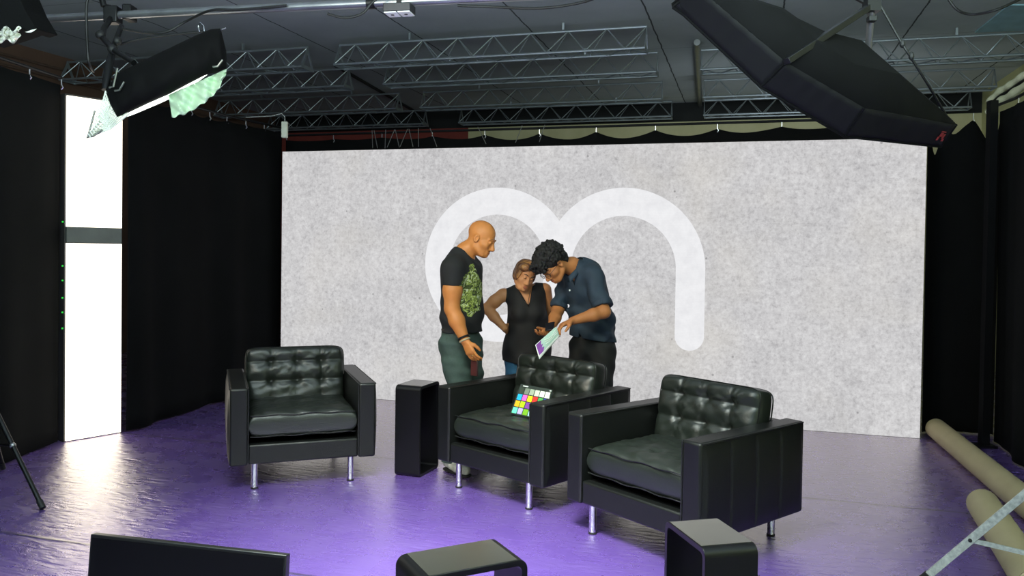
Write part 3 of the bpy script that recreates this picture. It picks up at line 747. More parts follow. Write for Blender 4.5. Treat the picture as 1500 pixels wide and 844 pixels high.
GLOWL = emit('strip_glow', (0.93, 1.0, 0.9, 1), 3.0)
lowp = [Vector(s[1]) for s in secs]; 
def glow(u, v):
    x = u * 5.4 + 0.9; i = min(int(x), 6); k = x - i; b = lowp[i].lerp(lowp[i + 1], k)
    a0 = LP(b.x + 0.5, b.y + 8.5 * math.sin(PI * min(1, u * 1.02)) ** 0.5 - 1, DL + 0.0); a1 = LP(b.x - 1, b.y - 12, DL + 0.30)
    return a0.lerp(a1, v)
MB().grid(glow, 30, 4).build('light_strip', GLOWL, ls)
# egg-crate grid sagging at the left end
gm = MB(); A0, A1, A2 = Vector((155, 133)), Vector((190, 166)), Vector((127, 202))
for k in range(14):
    t = k / 13; gm.tube([LP(*A0.lerp(A1, t), DL - 0.03), LP(*(A0.lerp(A1, t).lerp(A2, 0.5) + Vector((3, 5))), DL), LP(*A0.lerp(A2, t ** 0.8).lerp(A1.lerp(A2, t), 0.4), DL + 0.03), LP(*A2.lerp(A1, 0.12 * t), DL + 0.05)], 0.0045, 6)
for k in range(14):
    t = 0.06 + k / 14 * 0.92; a_ = A0.lerp(A2, t); b_ = A1.lerp(A2, t); gm.tube([LP(*a_, DL - 0.02), LP(*(a_.lerp(b_, 0.5) + Vector((2, 4))), DL), LP(*b_, DL + 0.02)], 0.0045, 6)
gm.build('grid', mat('white_grid_cloth', srgb(236, 240, 226), 0.7), ls)
MB().tube([LP(139, 162), LP(133, 185), LP(128, 202), LP(136, 200), LP(150, 190)], 0.006, 8).build('frame_rod', mat('grid_rod', srgb(130, 132, 126), 0.5, 0.4), ls)
# loose pale green diffuser cloth
fl = [(250, 137), (332, 102), (326, 128), (302, 148), (272, 168), (252, 171), (245, 150)]
def flap(u, v):
    t = Vector((247, 139)).lerp(Vector((332, 101)), u); lowx = [(252, 172), (274, 166), (300, 150), (318, 134), (331, 108)]
    x = u * 4; i = min(int(x), 3); b = Vector(lowx[i]).lerp(Vector(lowx[i + 1]), x - i)
    q = t.lerp(b, v); q.y += 1.5 * math.sin(u * 40) * v
    return LP(q.x, q.y, DL - 0.04 + 0.03 * math.sin(u * 17 + v * 3) + 0.02 * math.sin(u * 33 - v * 9) - 0.06 * v)
MB().grid(flap, 50, 22).build('diffuser_cloth', mat('pale_green_cloth', srgb(186, 214, 184), 0.8, vary=0.05), ls, solid=0.003)
MB().tube([LP(292, 47), LP(290, 38), LP(293, 33), LP(298, 38), LP(299, 46)], 0.005, 6).tube([LP(320, 45), LP(331, 41)], 0.004, 6).build('spring_clip', CHROME, ls)
for x0, y0, x1, y1 in ((168, 133, 182, 120), (160, 128, 172, 100), (312, 98, 326, 88)):
    MB().tube([LP(x0, y0, DL - 0.12), LP((x0 + x1) / 2, y0 - 1, DL - 0.13), LP(x1, y1, DL - 0.12)], 0.006, 6).build('buckle', mat('buckle_grey', srgb(120, 122, 118), 0.35, 0.7), ls)
# clamp and yoke holding it to the pipe
ck = MB()
qp = on_pipe(165) - b0
ck.box(qp + Vector((0, 0, 0.0)), (0.09, 0.09, 0.11)).box(qp + Vector((0.10, 0.02, 0.02)), (0.06, 0.1, 0.1))
ck.build('pipe_clamp', BLACKMETAL, ls, bevel=0.008)
MB().tube([qp + Vector((-0.02, 0, 0.05)), LP(152, 8, 5.3), LP(146, -14, 5.3)], 0.02, 10).build('clamp_handle', BLACKMETAL, ls)
MB().tube([qp, LP(152, 42, 5.2), LP(150, 55, 5.1), LP(165, 72, 5.0), LP(196, 92, 4.9)], 0.018, 10).build('yoke_arm', BLACKMETAL, ls)
MB().tube([LP(178, 38, 5.2), LP(166, 70, 5.05), LP(159, 100, 4.95), LP(154, 132, 4.9)], [0.016, 0.018, 0.026, 0.02], 10).build('yoke_arm', BLACKMETAL, ls)
for x, y, d_, r_ in ((147, 51, 5.1, 0.03), (165, 72, 5.0, 0.03), (172, 60, 5.05, 0.026)): MB().ball(LP(x, y, d_), r_, 12).build('joint_knob', RUBBER, ls)

# lamp in the top left corner
tlp = PD(22, 22, 4.6)
tl_ = thing('studio_lamp', 'black studio lamp with torn shiny foil in the top left corner', 'lamp', tlp); TP = lambda x, y, d=4.6: PD(x, y, d) - tlp
m = MB(); out_ = [(-30, -14), (24, -14), (36, 14), (53, 42), (40, 46), (30, 42), (14, 48), (-30, 62)]
m.prism([TP(x, y, 4.5) for x, y in out_], (0, 0.22, 0.02)).build('hood', NYLON, tl_, smooth=False, bevel=0.006)
FOIL = mat('silver_foil', (0.9, 0.92, 0.82, 1), 0.3, 0.25, bump=0.6, bscale=25)
def foil(u, v):
    return TP(-6 + 34 * u + 3 * math.sin(9 * v), 42 + 20 * v + 4 * math.sin(11 * u) - 8 * abs(u - 0.45) * v, 4.46 + 0.03 * math.sin(14 * u + 9 * v) + 0.02 * math.sin(31 * u - 12 * v))
MB().grid(foil, 24, 14).build('foil', FOIL, tl_, solid=0.003)
MB().grid(lambda u, v: TP(37 + 17 * u, 47 - 5 * u * u + (v - 0.5) * 4 * (1 - abs(2 * u - 1)), 4.47), 8, 4).build('foil_edge', FOIL, tl_, solid=0.002)
MB().grid(lambda u, v: TP(-20 + 48 * u, 45 + 3 * v, 4.50 + 0.10 * v), 6, 4).build('lamp_face', GLOWL, tl_)
MB().tube([TP(-10, 5, 4.6), TP(-10, -60, 4.7), Vector((TP(-10, -60, 4.7).x, TP(-10, -60, 4.7).y, CEIL - tlp.z))], 0.02, 10).build('hanger', BLACKMETAL, tl_)
# ------------------------------------------------------------------ people: smooth solids sampled on a grid and skinned
A_ = np.array
class Solid:
    def __init__(s, lo, hi, h):
        s.h = h; s.lo = A_(lo, np.float32); s.n = np.ceil((A_(hi) - A_(lo)) / h).astype(int) + 1
        s.F = np.full(s.n, 0.5, np.float32)
    def _box(s, lo, hi, pad):
        i0 = np.clip(np.floor((A_(lo) - pad - s.lo) / s.h).astype(int), 0, s.n - 1); i1 = np.clip(np.ceil((A_(hi) + pad - s.lo) / s.h).astype(int) + 1, 1, s.n)
        ax = [s.lo[k] + s.h * np.arange(i0[k], i1[k], dtype=np.float32) for k in range(3)]
        G = np.meshgrid(*ax, indexing='ij'); return tuple(slice(i0[k], i1[k]) for k in range(3)), np.stack(G, -1)
    def _put(s, sl, d, k, sub=False):
        f = s.F[sl]
        if sub: d = -d; h = np.clip(0.5 - 0.5 * (f - d) / k, 0, 1) if k else None; s.F[sl] = (f + (d - f) * h + k * h * (1 - h)) if k else np.maximum(f, d)
        elif k: h = np.clip(0.5 + 0.5 * (f - d) / k, 0, 1); s.F[sl] = f + (d - f) * h - k * h * (1 - h)
        else: s.F[sl] = np.minimum(f, d)
    def cap(s, a, b, ra, rb=None, k=0.02, flat=None, sub=False):
        rb = ra if rb is None else rb; a = A_(a, np.float32); b = A_(b, np.float32); R = max(ra, rb)
        sl, P = s._box(np.minimum(a, b) - R, np.maximum(a, b) + R, k + 0.03)
        q = P - a; ba = b - a
        if flat is not None:
            w, sc = A_(flat[0], np.float32), flat[1]; w = w / np.linalg.norm(w)
            q = q + ((sc - 1) * (q @ w))[..., None] * w; ba = ba + (sc - 1) * (ba @ w) * w
        h = np.clip((q @ ba) / max(1e-9, float(ba @ ba)), 0, 1); d = np.linalg.norm(q - h[..., None] * ba, axis=-1) - (ra + (rb - ra) * h)
        if flat is not None and flat[1] > 1: d = d / (1 + (flat[1] - 1) * 0.5)
        s._put(sl, d, k, sub); return s
    def chain(s, pts, rs, k=0.02, flat=None):
        for i in range(len(pts) - 1): s.cap(pts[i], pts[i + 1], rs[i], rs[i + 1], k, flat)
        return s
    def sleeve(s, pts, rs, end, n, k=0.03):      # a tube of cloth with an open end at the plane through END
        A0 = [A_(p, np.float32) for p in pts]; R = max(rs); lo = np.min(A0, 0) - R; hi = np.max(A0, 0) + R
        sl, P = s._box(lo, hi, k + .03); n = A_(n, np.float32); n = n / np.linalg.norm(n); D = None
        for a, b, ra, rb in zip(A0, A0[1:], rs, rs[1:]):
            q = P - a; ba = b - a; h = np.clip((q @ ba) / float(ba @ ba), 0, 1); d = np.linalg.norm(q - h[..., None] * ba, axis=-1) - (ra + (rb - ra) * h); D = d if D is None else np.minimum(D, d)
        s._put(sl, np.maximum(D, (P - A_(end, np.float32)) @ n), k); return s
    def ell(s, c, rad, M=None, k=0.02, sub=False):
        c = A_(c, np.float32); rad = A_(rad, np.float32); R = float(rad.max())
        sl, P = s._box(c - R, c + R, k + 0.03); q = P - c
        if M is not None: q = q @ A_(M, np.float32)
        k0 = np.linalg.norm(q / rad, axis=-1); k1 = np.linalg.norm(q / rad ** 2, axis=-1) + 1e-6
        s._put(sl, k0 * (k0 - 1) / k1, k, sub); return s
    def cut(s, p, n, lo=None, hi=None):      # remove what lies on the n side of the plane through p, within a box if given
        lo = s.lo if lo is None else lo; hi = (s.lo + s.h * s.n) if hi is None else hi
        sl, P = s._box(lo, hi, 0); n = A_(n, np.float32); n = n / np.linalg.norm(n)
        s.F[sl] = np.maximum(s.F[sl], (P - A_(p, np.float32)) @ n); return s
    def wrinkle(s, amp, waves, mask=None):
        sl, P = s._box(s.lo, s.lo + s.h * s.n, 0); w = 0
        for kx, ky, kz, ph, wt in waves: w = w + wt * np.sin(P[..., 0] * kx + P[..., 1] * ky + P[..., 2] * kz + ph + 1.5 * np.sin(P[..., 2] * 9 + P[..., 0] * 7 + ph))
        if mask is not None: w = w * mask(P)
        s.F[sl] += (amp * w).astype(np.float32); return s
    def mesh(s, name, m, parent, base, smooth=1):
        F = s.F; F = F + 1e-6 * (F == 0); sg = F < 0; n = F.shape; N = A_(n) - 1
        cs = np.zeros(tuple(N), np.int32)
        cor = [(i, j, k) for i in (0, 1) for j in (0, 1) for k in (0, 1)]
        sl = lambda c: tuple(slice(c[q], c[q] + N[q]) for q in range(3))
        for c in cor: cs += sg[sl(c)]
        act = (cs > 0) & (cs < 8); I = np.argwhere(act); idx = np.full(tuple(N), -1, np.int64); idx[act] = np.arange(len(I))
        acc = np.zeros((len(I), 3), np.float64); cnt = np.zeros(len(I))
        val = {c: F[I[:, 0] + c[0], I[:, 1] + c[1], I[:, 2] + c[2]].astype(np.float64) for c in cor}
        for c in cor:
            for ax in range(3):
                if c[ax]: continue
                e = list(c); e[ax] = 1; e = tuple(e); f0, f1 = val[c], val[e]; x = (f0 < 0) != (f1 < 0)
                t = np.where(x, f0 / np.where(x, f0 - f1, 1), 0); p = np.tile(A_(c, float), (len(I), 1)); p[:, ax] = t
                acc[x] += p[x]; cnt[x] += 1
        V = s.lo + s.h * (I + acc / cnt[:, None])
        quads = []
        for ax in range(3):
            b_, c_ = (ax + 1) % 3, (ax + 2) % 3
            s0 = [slice(None)] * 3; s1 = [slice(None)] * 3; s0[ax] = slice(0, -1); s1[ax] = slice(1, None)
            E = sg[tuple(s0)] != sg[tuple(s1)]; Q = np.argwhere(E)
            ok = (Q[:, b_] > 0) & (Q[:, c_] > 0) & (Q[:, b_] < N[b_]) & (Q[:, c_] < N[c_]); Q = Q[ok]
            ins = sg[tuple(Q.T)]
            def cell(db, dc): q = Q.copy(); q[:, b_] += db; q[:, c_] += dc; return idx[tuple(q.T)]
            q4 = np.stack([cell(-1, -1), cell(0, -1), cell(0, 0), cell(-1, 0)], 1); q4[~ins] = q4[~ins][:, ::-1]; quads.append(q4)
        Qd = np.concatenate(quads)
        for _ in range(smooth):
            S = np.zeros_like(V); C = np.zeros(len(V))
            for i in range(4):
                a, b = Qd[:, i], Qd[:, (i + 1) % 4]; np.add.at(S, a, V[b]); np.add.at(C, a, 1)
            V = V * 0.5 + 0.5 * S / np.maximum(C, 1)[:, None]
        me = bpy.data.meshes.new(name); me.vertices.add(len(V)); me.vertices.foreach_set('co', (V - A_(base)).astype(np.float32).ravel())
        me.loops.add(Qd.size); me.loops.foreach_set('vertex_index', Qd.astype(np.int32).ravel())
        me.polygons.add(len(Qd)); me.polygons.foreach_set('loop_start', np.arange(0, Qd.size, 4, dtype=np.int32)); me.polygons.foreach_set('use_smooth', np.ones(len(Qd), bool))
        me.update(calc_edges=True); me.validate(); me.materials.append(m)
        o = bpy.data.objects.new(name, me); COL.objects.link(o); o.parent = parent; return o

def nrm(v): v = A_(v, float); return v / np.linalg.norm(v)
def W(px, py, d): return A_(PD(px, py, d))
class Head:
    def __init__(s, c, fwd, up, k=1.0):
        s.c = A_(c); s.f = nrm(fwd); s.u = nrm(A_(up) - s.f * (A_(up) @ s.f)); s.r = np.cross(s.f, s.u); s.k = k; s.M = np.stack([s.r, s.f, s.u], 1)
    def p(s, x, y, z): return s.c + s.k * (x * s.r + y * s.f + z * s.u)
    def build(s, S, jaw=1.0, nose=1.0, female=False):
        k = s.k; e = lambda c, r, kk=0.02, **q: S.ell(s.p(*c), A_(r) * k, s.M, kk * k, **q); c_ = lambda a, b, ra, rb, kk=0.012, **q: S.cap(s.p(*a), s.p(*b), ra * k, rb * k, kk * k, **q)
        e((0, -.012, .032), (.074, .097, .084)); e((0, .030, -.045), (.058 * jaw, .064, .078), .03); c_((0, .066, -.100), (0, .076, -.098), .021 * jaw, .019, .02)
        for q in (-1, 1):
            c_((q * .040, .062, -.030), (q * .046, .046, -.034), .022, .02, .02)      # cheekbone
            c_((q * .052 * jaw, .0, -.07), (q * .03, .06, -.1), .016, .014, .025)      # jaw line
            e((q * .032, .096, -.004), (.016, .011, .011), .012, sub=True)             # eye socket
            e((q * .031, .083, -.005), (.014, .011, .010), .004)                       # lid over the eye
            c_((q * .012, .087, .014), (q * .046, .074, .013), .009 if female else .011, .008, .012)   # brow ridge
            e((q * .076, -.008, -.014), (.011, .020, .031), .008); e((q * .084, -.004, -.012), (.008, .010, .018), .005, sub=True)   # ear
            c_((q * .012, .094, -.048), (q * .012, .090, -.050), .010, .008, .008)     # nostril wing
        c_((0, .088, .004), (0, .109 * nose, -.040), .009, .0125, .012); c_((0, .1085 * nose, -.042), (0, .100, -.049), .0125, .009, .008)
        c_((-.021, .086, -.073), (.021, .086, -.073), .007, .007, .008); c_((-.017, .086, -.083), (.017, .086, -.083), .0075, .0075, .008)
        e((0, .099, -.0775), (.024, .006, .0017), .004, sub=True)
def hand(S, wr, d, pn, side, curl=(0.5,) * 4, spread=0.08, L=1.0, thumb=(0.6, 0.35), k=0.005, rr=1.0):
    """wr wrist, d direction of the knuckles, pn palm normal (palm side), side = towards the thumb"""
    d = nrm(d); pn = nrm(A_(pn) - d * (A_(pn) @ d)); sd = nrm(np.cross(pn, d)); sd = sd if sd @ A_(side) > 0 else -sd
    tips = []
    for i, (x, ln) in enumerate(((.030, .94), (.010, 1.03), (-.010, .97), (-.028, .78))):
        kn = wr + L * (d * (.090 - .004 * abs(i - 1)) + sd * x)
        S.cap(wr + d * .015 + sd * x * .55, kn, .0135 * rr, .0115 * rr, .012, None)
        p = kn; ang = 0; dd = d + sd * x * spread * 10
        for seg, l in enumerate((.043, .027, .021)):
            ang += curl[i] * (0.9 if seg else 0.8); v = nrm(nrm(dd) * math.cos(ang) + pn * math.sin(ang)); q = p + v * l * ln * L
            S.cap(p, q, (.0098 - .0010 * seg) * rr, (.0092 - .0012 * seg) * rr, k if seg else .006); p = q
        tips.append(p)
    S.cap(wr - d * .004, wr + d * .07 * L, .024 * rr, .028 * rr, .012, (pn, 1.75))
    b = wr + d * .028 * L + sd * .022 * L; t1 = b + nrm(d * .7 + sd * thumb[0] + pn * thumb[1]) * .040 * L; t2 = t1 + nrm(d * 1.0 + sd * thumb[0] * .25 + pn * thumb[1] * 1.2) * .030 * L; t3 = t2 + nrm(d * 1.0 - sd * .1 + pn * thumb[1] * 1.3) * .024 * L
    S.cap(wr + d * .012 + sd * .012, b, .015 * rr, .0145 * rr, .012); S.chain([b, t1, t2, t3], [.0145 * rr, .012 * rr, .0105 * rr, .0085 * rr], .006); tips.append(t3)
    return tips
def shoe(S, heel, toe, w=0.043):
    h, t = A_(heel), A_(toe); d = nrm(t - h); z = A_((0, 0, 1.0))
    S.cap(h + z * .045 + d * .03, h + z * .035 + d * .16, w * .9, w * .95, .02); S.cap(h + z * .035 + d * .16, t + z * .03 - d * .04, w * .95, w * .78, .02); S.cap(h + z * .09 + d * .045, h + z * .06 + d * .11, .045, .04, .03)
    S.cut(h, -z)
def brows(H, parent, base, m, th=.0042):
    B = MB()
    for q in (-1, 1): B.tube([Vector(H.p(q * x, y, z) - base) for x, y, z in ((.013, .097, .017), (.030, .092, .024), (.048, .078, .018))], [th, th * 1.1, th * .5], 8)
    B.build('eyebrows', m, parent)
def lips(H, parent, base, m):
    B = MB()
    B.tube([Vector(H.p(x, y, z) - base) for x, y, z in ((-.023, .085, -.0765), (-.010, .0935, -.072), (0, .0945, -.0735), (.010, .0935, -.072), (.023, .085, -.0765))], [.002, .0035, .0035, .0035, .002], 8)
    B.tube([Vector(H.p(x, y, z) - base) for x, y, z in ((-.021, .085, -.080), (-.009, .093, -.084), (.009, .093, -.084), (.021, .085, -.080))], [.002, .0042, .0042, .002], 8)
    B.build('lips', m, parent)
def torus_on(c, ax, r, th, n=28, h=1.0):
    ax = Vector(nrm(ax)); u = ax.orthogonal().normalized(); v = ax.cross(u)
    return [Vector(c) + (u * math.cos(2 * PI * i / n) + v * math.sin(2 * PI * i / n)) * r for i in range(n)]
BROW_DK = mat('dark_brow_hair', srgb(38, 30, 26), 0.8)
LIPM = mat('lip_skin', srgb(176, 104, 84), 0.45)

# ---- bald man in the black T-shirt -------------------------------------------------
D0 = 5.58
base = A_((-0.36, 5.52, 0.0))
man = thing('person', 'bald man in black T-shirt with green print, standing behind middle chair, looking down', 'person', base, 0, 'three people looking at a phone')
sh_n, sh_f = W(664, 393, 5.44), W(690, 394, 5.72); nk = W(681, 369, 5.585); hd = Head(W(705.5, 348.5, 5.56), (0.88, -0.28, -0.40), (0.42, -0.05, 0.9), 1.0)
el, wr = W(662, 452, 5.42), W(681, 499, 5.37); chest = W(676, 412, 5.58); waist = W(677, 462, 5.58); pel = W(675, 497, 5.58)
fw = nrm((0.80, -0.60, 0)); lt = nrm((0.60, 0.80, 0)); zz = A_((0, 0, 1.0))
hipn, hipf = pel - lt * .085 - zz * .03, pel + lt * .085 - zz * .03
knn, knf = W(678, 592, 5.47), W(690, 592, 5.66); ann, anf = A_((-.385, 5.43, .09)), A_((-.235, 5.66, .09))
S = Solid((-.75, 5.0, -.01), (.02, 6.0, 1.80), .0052)
hd.build(S)
S.cap(hd.p(0, -.03, -.06), nk, .056, .060, .03); S.cap(nk, nk + (chest - nk) * .3, .060, .075, .03)
S.chain([chest + zz * .03, waist, pel], [.150, .138, .128], .04, (fw, 1.5)); S.cap(sh_n, sh_f, .055, .055, .05)
S.chain([sh_n, sh_n * .45 + el * .55, el], [.062, .062, .050], .03); S.chain([el, el * .62 + wr * .38, wr], [.050, .053, .031], .02)
elf, wrf = W(690, 455, 5.80), W(694, 500, 5.76); S.chain([sh_f, elf, wrf], [.060, .050, .032], .03)
for a, b, c in ((hipn, knn, ann), (hipf, knf, anf)): S.chain([a, b, c], [.085, .058, .040], .03)
tips = hand(S, wr, W(691, 521, 5.345) - wr, A_((0.75, 0.55, -.3)), A_((0.5, -0.6, 0.1)), (0.38, 0.45, 0.42, 0.36), .05, 1.0, (0.5, 0.5), .004)
hand(S, wrf, A_((0.05, 0, -1)), A_((0.6, -.6, 0)), A_((0.5, .5, 0)), (0.3,) * 4)
S.mesh('body', SKIN_A, man, base, 1)
def tee_mat():
    k = NT('black_printed_cotton'); oc = k.obj(); p = k.n('BsdfPrincipled', Roughness=0.85)
    c_ = W(701, 428, 5.44) - base
    mp = k.n('Mapping'); mp.inputs['Location'].default_value = tuple(-c_); k.l(oc, mp.inputs[0])
    nz = k.n('TexNoise', Scale=16.0, Detail=3.0); k.l(oc, nz.inputs['Vector'])
    sp = k.n('SeparateXYZ'); k.l(mp.outputs[0], sp.inputs[0])
    lat = k.math('ADD', k.math('MULTIPLY', sp.outputs[0], float(lt[0])), k.math('MULTIPLY', sp.outputs[1], float(lt[1])))
    front = k.math('ADD', k.math('MULTIPLY', sp.outputs[0], float(fw[0])), k.math('MULTIPLY', sp.outputs[1], float(fw[1])))
    r = k.math('ADD', k.math('ABSOLUTE', k.math('MULTIPLY', lat, 0.62)), k.math('ABSOLUTE', k.math('MULTIPLY', sp.outputs[2], 0.62)))
    r = k.math('ADD', r, k.math('MULTIPLY', k.math('SUBTRACT', nz.outputs[0], 0.5), 0.10))
    ms = k.math('MULTIPLY', k.math('LESS_THAN', r, 0.112), k.math('GREATER_THAN', front, -0.09))
    n2 = k.n('TexNoise', Scale=34.0, Detail=5.0, Distortion=1.6); k.l(oc, n2.inputs['Vector'])
    g = k.ramp(n2.outputs[0], [(0.36, srgb(24, 30, 18)), (0.46, srgb(80, 94, 36)), (0.56, srgb(146, 162, 70)), (0.64, srgb(190, 196, 172)), (0.74, srgb(60, 74, 34))])
    k.l(k.mix(ms, srgb(16, 18, 19), g), p.inputs['Base Color']); k.l(p.outputs[0], k.out.inputs[0]); return k.m
S = Solid((-.72, 5.15, .78), (.0, 5.95, 1.56), .0055)
S.chain([chest + zz * .05, waist + zz * .02, pel + zz * .0 + fw * .012], [.172, .166, .163], .05, (fw, 1.42)); S.cap(sh_n, sh_f, .070, .070, .05)
S.cap(nk - zz * .02, chest + zz * .06, .088, .12, .05)
ar = el - sh_n; se = sh_n + ar * .44
S.sleeve([sh_n, sh_n + ar * .55], [.078, .071], se, ar, .035); S.sleeve([sh_f, sh_f + (elf - sh_f) * .55], [.074, .066], sh_f + (elf - sh_f) * .45, elf - sh_f, .035)
S.wrinkle(.0035, [(30, 12, 40, 0, 1), (-22, 30, 28, 1, .8), (10, -12, 70, 2, .5)], lambda P: np.clip((1.25 - P[..., 2]) * 4, 0.25, 1.2))
nd = nrm(hd.c - nk); 
hem = pel[2] + .055
S.cut((0, 0, hem), (0, 0, -1))
S.cap(nk + nd * -.035, nk + nd * .12, .074, .09, .006, sub=True)
S.cut(nk + nd * .022, nd, nk - .14, nk + .14)
S.mesh('t_shirt', tee_mat(), man, base, 1)
JEANS = mat('dark_green_denim', srgb(50, 68, 62), 0.8, vary=0.28, vscale=9, bump=0.2, bscale=90)
S = Solid((-.72, 5.15, .04), (.05, 5.98, 1.02), .0055)
S.cap(pel + zz * .09, pel - zz * .02, .152, .160, .03, (fw, 1.42))
for a, b, c in ((hipn, knn, ann), (hipf, knf, anf)): S.chain([a, b * .5 + a * .5, b, c * .5 + b * .5, c - zz * .03], [.098, .090, .074, .070, .068], .018)
S.wrinkle(.004, [(20, 30, 46, 0, 1), (40, -16, 30, 2, .6), (5, 8, 95, 1, .35)]); S.cut((0, 0, pel[2] + .105), (0, 0, 1)); S.cut((0, 0, .07), (0, 0, -1))
jn = S.mesh('jeans', JEANS, man, base, 1)
MB().tube([Vector(pel - base + fw * (math.cos(t) * .106) - lt * (math.sin(t) * .146) + zz * .070) for t in np.linspace(0, 2 * PI, 40, endpoint=False)], .012, 6, True).build('belt', mat('brown_belt', srgb(44, 36, 32), 0.5), jn)
SNK = mat('grey_white_trainers', srgb(196, 200, 186), 0.6, vary=0.3, vscale=30); SOLE = mat('black_sole', srgb(22, 22, 22), 0.7)
for an, dr in ((ann, A_((.62, -.78, 0))), (anf, A_((.75, -.66, 0)))):
    h_ = A_((an[0], an[1], 0)) - nrm(dr) * .075; t_ = h_ + nrm(dr) * .275
    S = Solid(np.minimum(h_, t_) - .08, np.maximum(h_, t_) + A_((.08, .08, .17)), .005); shoe(S, h_ + zz * .015, t_ + zz * .015); so_ = S.mesh('shoe', SNK, man, base, 1)
    S = Solid(np.minimum(h_, t_) - .08, np.maximum(h_, t_) + A_((.08, .08, .08)), .005); S.cap(h_ + nrm(dr) * .04 + zz * .012, t_ - nrm(dr) * .045 + zz * .012, .042, .044, .0, (zz, 3.2)); S.cut((0, 0, 0.001), (0, 0, -1)); S.mesh('sole', SOLE, so_, base, 1)
brows(hd, man, base, mat('fair_brow_hair', srgb(150, 104, 66), 0.8), .0032); lips(hd, man, base, LIPM)
fd = wr - el
MB().tube([p - Vector(base) for p in torus_on(wr - nrm(fd) * .022, fd, .036, 0)], .0075, 8, True).build('bracelet', BLACKMETAL, man)
MB().tube([p - Vector(base) for p in torus_on(wr - nrm(fd) * .002, fd, .0345, 0)], .006, 8, True).build('watch_strap', mat('beige_strap', srgb(158, 150, 120), 0.5), man)
rp = W(692, 521, 5.315); MB().tube([p - Vector(base) for p in torus_on(rp, W(697, 531, 5.31) - rp, .0105, 0, 18)], .0028, 6, True).build('ring', mat('gold', (0.9, 0.72, 0.35, 1), 0.25, 1.0), man)
q0 = W(695, 534, 5.385)
ph = thing('wallet', 'dark red-brown wallet held low in the bald man\'s hand', 'wallet', q0, -0.7)
MB().box((0, 0, -.02), (.062, .012, .115)).build('cover', mat('maroon_leather', srgb(72, 34, 32), 0.45), ph, bevel=0.005)
MB().box((0.026, 0, -.02), (.012, .0135, .112)).build('spine', mat('maroon_leather_dark', srgb(46, 24, 24), 0.45), ph, bevel=0.004)

# ---- woman in the black sleeveless top ----------------------------------------------
base = A_((0.09, 6.10, 0.0))
wom = thing('person', 'woman in black sleeveless top and blue jeans, hand on hip, between two men', 'person', base, 0, 'three people looking at a phone')
hd = Head(W(768.5, 403, 6.00), (0.34, -0.88, -0.27), (0.34, -0.10, 0.9), 0.92)
nk = W(769, 431, 6.10); shr, shl = W(736, 432, 6.10), W(799, 424, 6.12); elr, wrr = W(713, 452, 6.10), W(739, 481, 6.02)
chest = W(771, 447, 6.10); waist = W(773, 482, 6.12); pel = W(772, 515, 6.14); fw = nrm((0.12, -1, 0)); lt = nrm((1, 0.12, 0))
hipn, hipf = pel - lt * .08 - zz * .03, pel + lt * .08 - zz * .03; kn_ = [A_((p[0], 6.10, .40)) for p in (hipn, hipf)]; an_ = [A_((p[0], 6.14, .08)) for p in (hipn, hipf)]
S = Solid((-.36, 5.78, -.01), (.52, 6.42, 1.52), .0052)
hd.build(S, .92, .96, True); S.cap(hd.p(0, -.03, -.06), nk, .044, .048, .03); S.cap(nk, chest + zz * .03, .05, .09, .05, (fw, 1.3))
S.chain([chest + zz * .02, waist, pel], [.130, .125, .145], .04, (fw, 1.4)); S.cap(shr + lt * .03, shl - lt * .03, .042, .042, .05)
for q in (-1, 1): S.ell(chest + lt * q * .06 + fw * .075 - zz * .05, (.055, .05, .055), None, .03)
S.chain([shr, shr * .5 + elr * .5, elr], [.047, .045, .038], .03); S.chain([elr, elr * .6 + wrr * .4, wrr], [.038, .038, .025], .02)
ell_, wrl = W(806, 466, 6.20), W(795, 500, 6.24); S.chain([shl, ell_, wrl], [.045, .038, .026], .03)
for i in range(2): S.chain([(hipn, hipf)[i], kn_[i], an_[i]], [.08, .055, .036], .03)
hand(S, wrr, A_((0.25, 0.9, -.2)), A_((0.95, -.2, 0)), A_((0, -.1, 1)), (0.15, .2, .2, .25), .05, .88, (0.4, 0.3))
hand(S, wrl, A_((-.2, .3, -1)), A_((-.9, -.2, 0)), A_((0, -.9, .1)), (0.3,) * 4, .05, .88)
S.mesh('body', SKIN_B, wom, base, 1)
TOP = mat('black_blouse', srgb(17, 17, 18), 0.8, vary=0.15, bump=0.1, bscale=200)
S = Solid((-.30, 5.80, .55), (.50, 6.42, 1.36), .0055)
S.chain([chest + zz * .03, waist, pel, pel - zz * .14], [.146, .150, .176, .198], .05, (fw, 1.3)); S.cap(shr + lt * .035, shl - lt * .03, .050, .050, .04); S.cap(nk - zz * .03, chest, .07, .11, .04)
for q in (-1, 1): S.ell(chest + lt * q * .06 + fw * .075 - zz * .05, (.068, .063, .068), None, .04)
S.wrinkle(.004, [(34, 8, 16, 0, 1), (-18, 10, 30, 1, .8), (44, 10, -8, 2, .5)], lambda P: np.clip((1.2 - P[..., 2]) * 3, 0.2, 1.5))
S.cut((0, 0, W(770, 530, 6.1)[2]), (-0.10, 0, -1))
dn = nrm(shr - nk); S.cut(shr + lt * .012, -lt + zz * .15, shr - .16, shr + A_((.03, .16, .16))); S.cut(shl + lt * .004, lt + zz * .15, shl - A_((.03, .16, .12)), shl + .16)
vb = W(776, 449, 5.93); vt = W(771, 420, 5.98)
S.chain([vb + fw * .05, (vb + vt) / 2 + fw * .04, vt + fw * .03, nk + zz * .09], [.012, .048, .066, .088], .006) if False else None
for t in np.linspace(0, 1, 12):
    c_ = vb * (1 - t) + (vt + A_((-.005, 0, .02))) * t; S.cap(c_ + fw * .14, c_ - fw * (.07 if t < .7 else .12), .004 + .056 * t, None, .004, sub=True)
S.cap(nk + zz * -.005, nk + zz * .12, .068, .08, .006, sub=True)
S.mesh('sleeveless_top', TOP, wom, base, 1)
S = Solid((-.32, 5.80, .03), (.52, 6.46, .86), .0065)
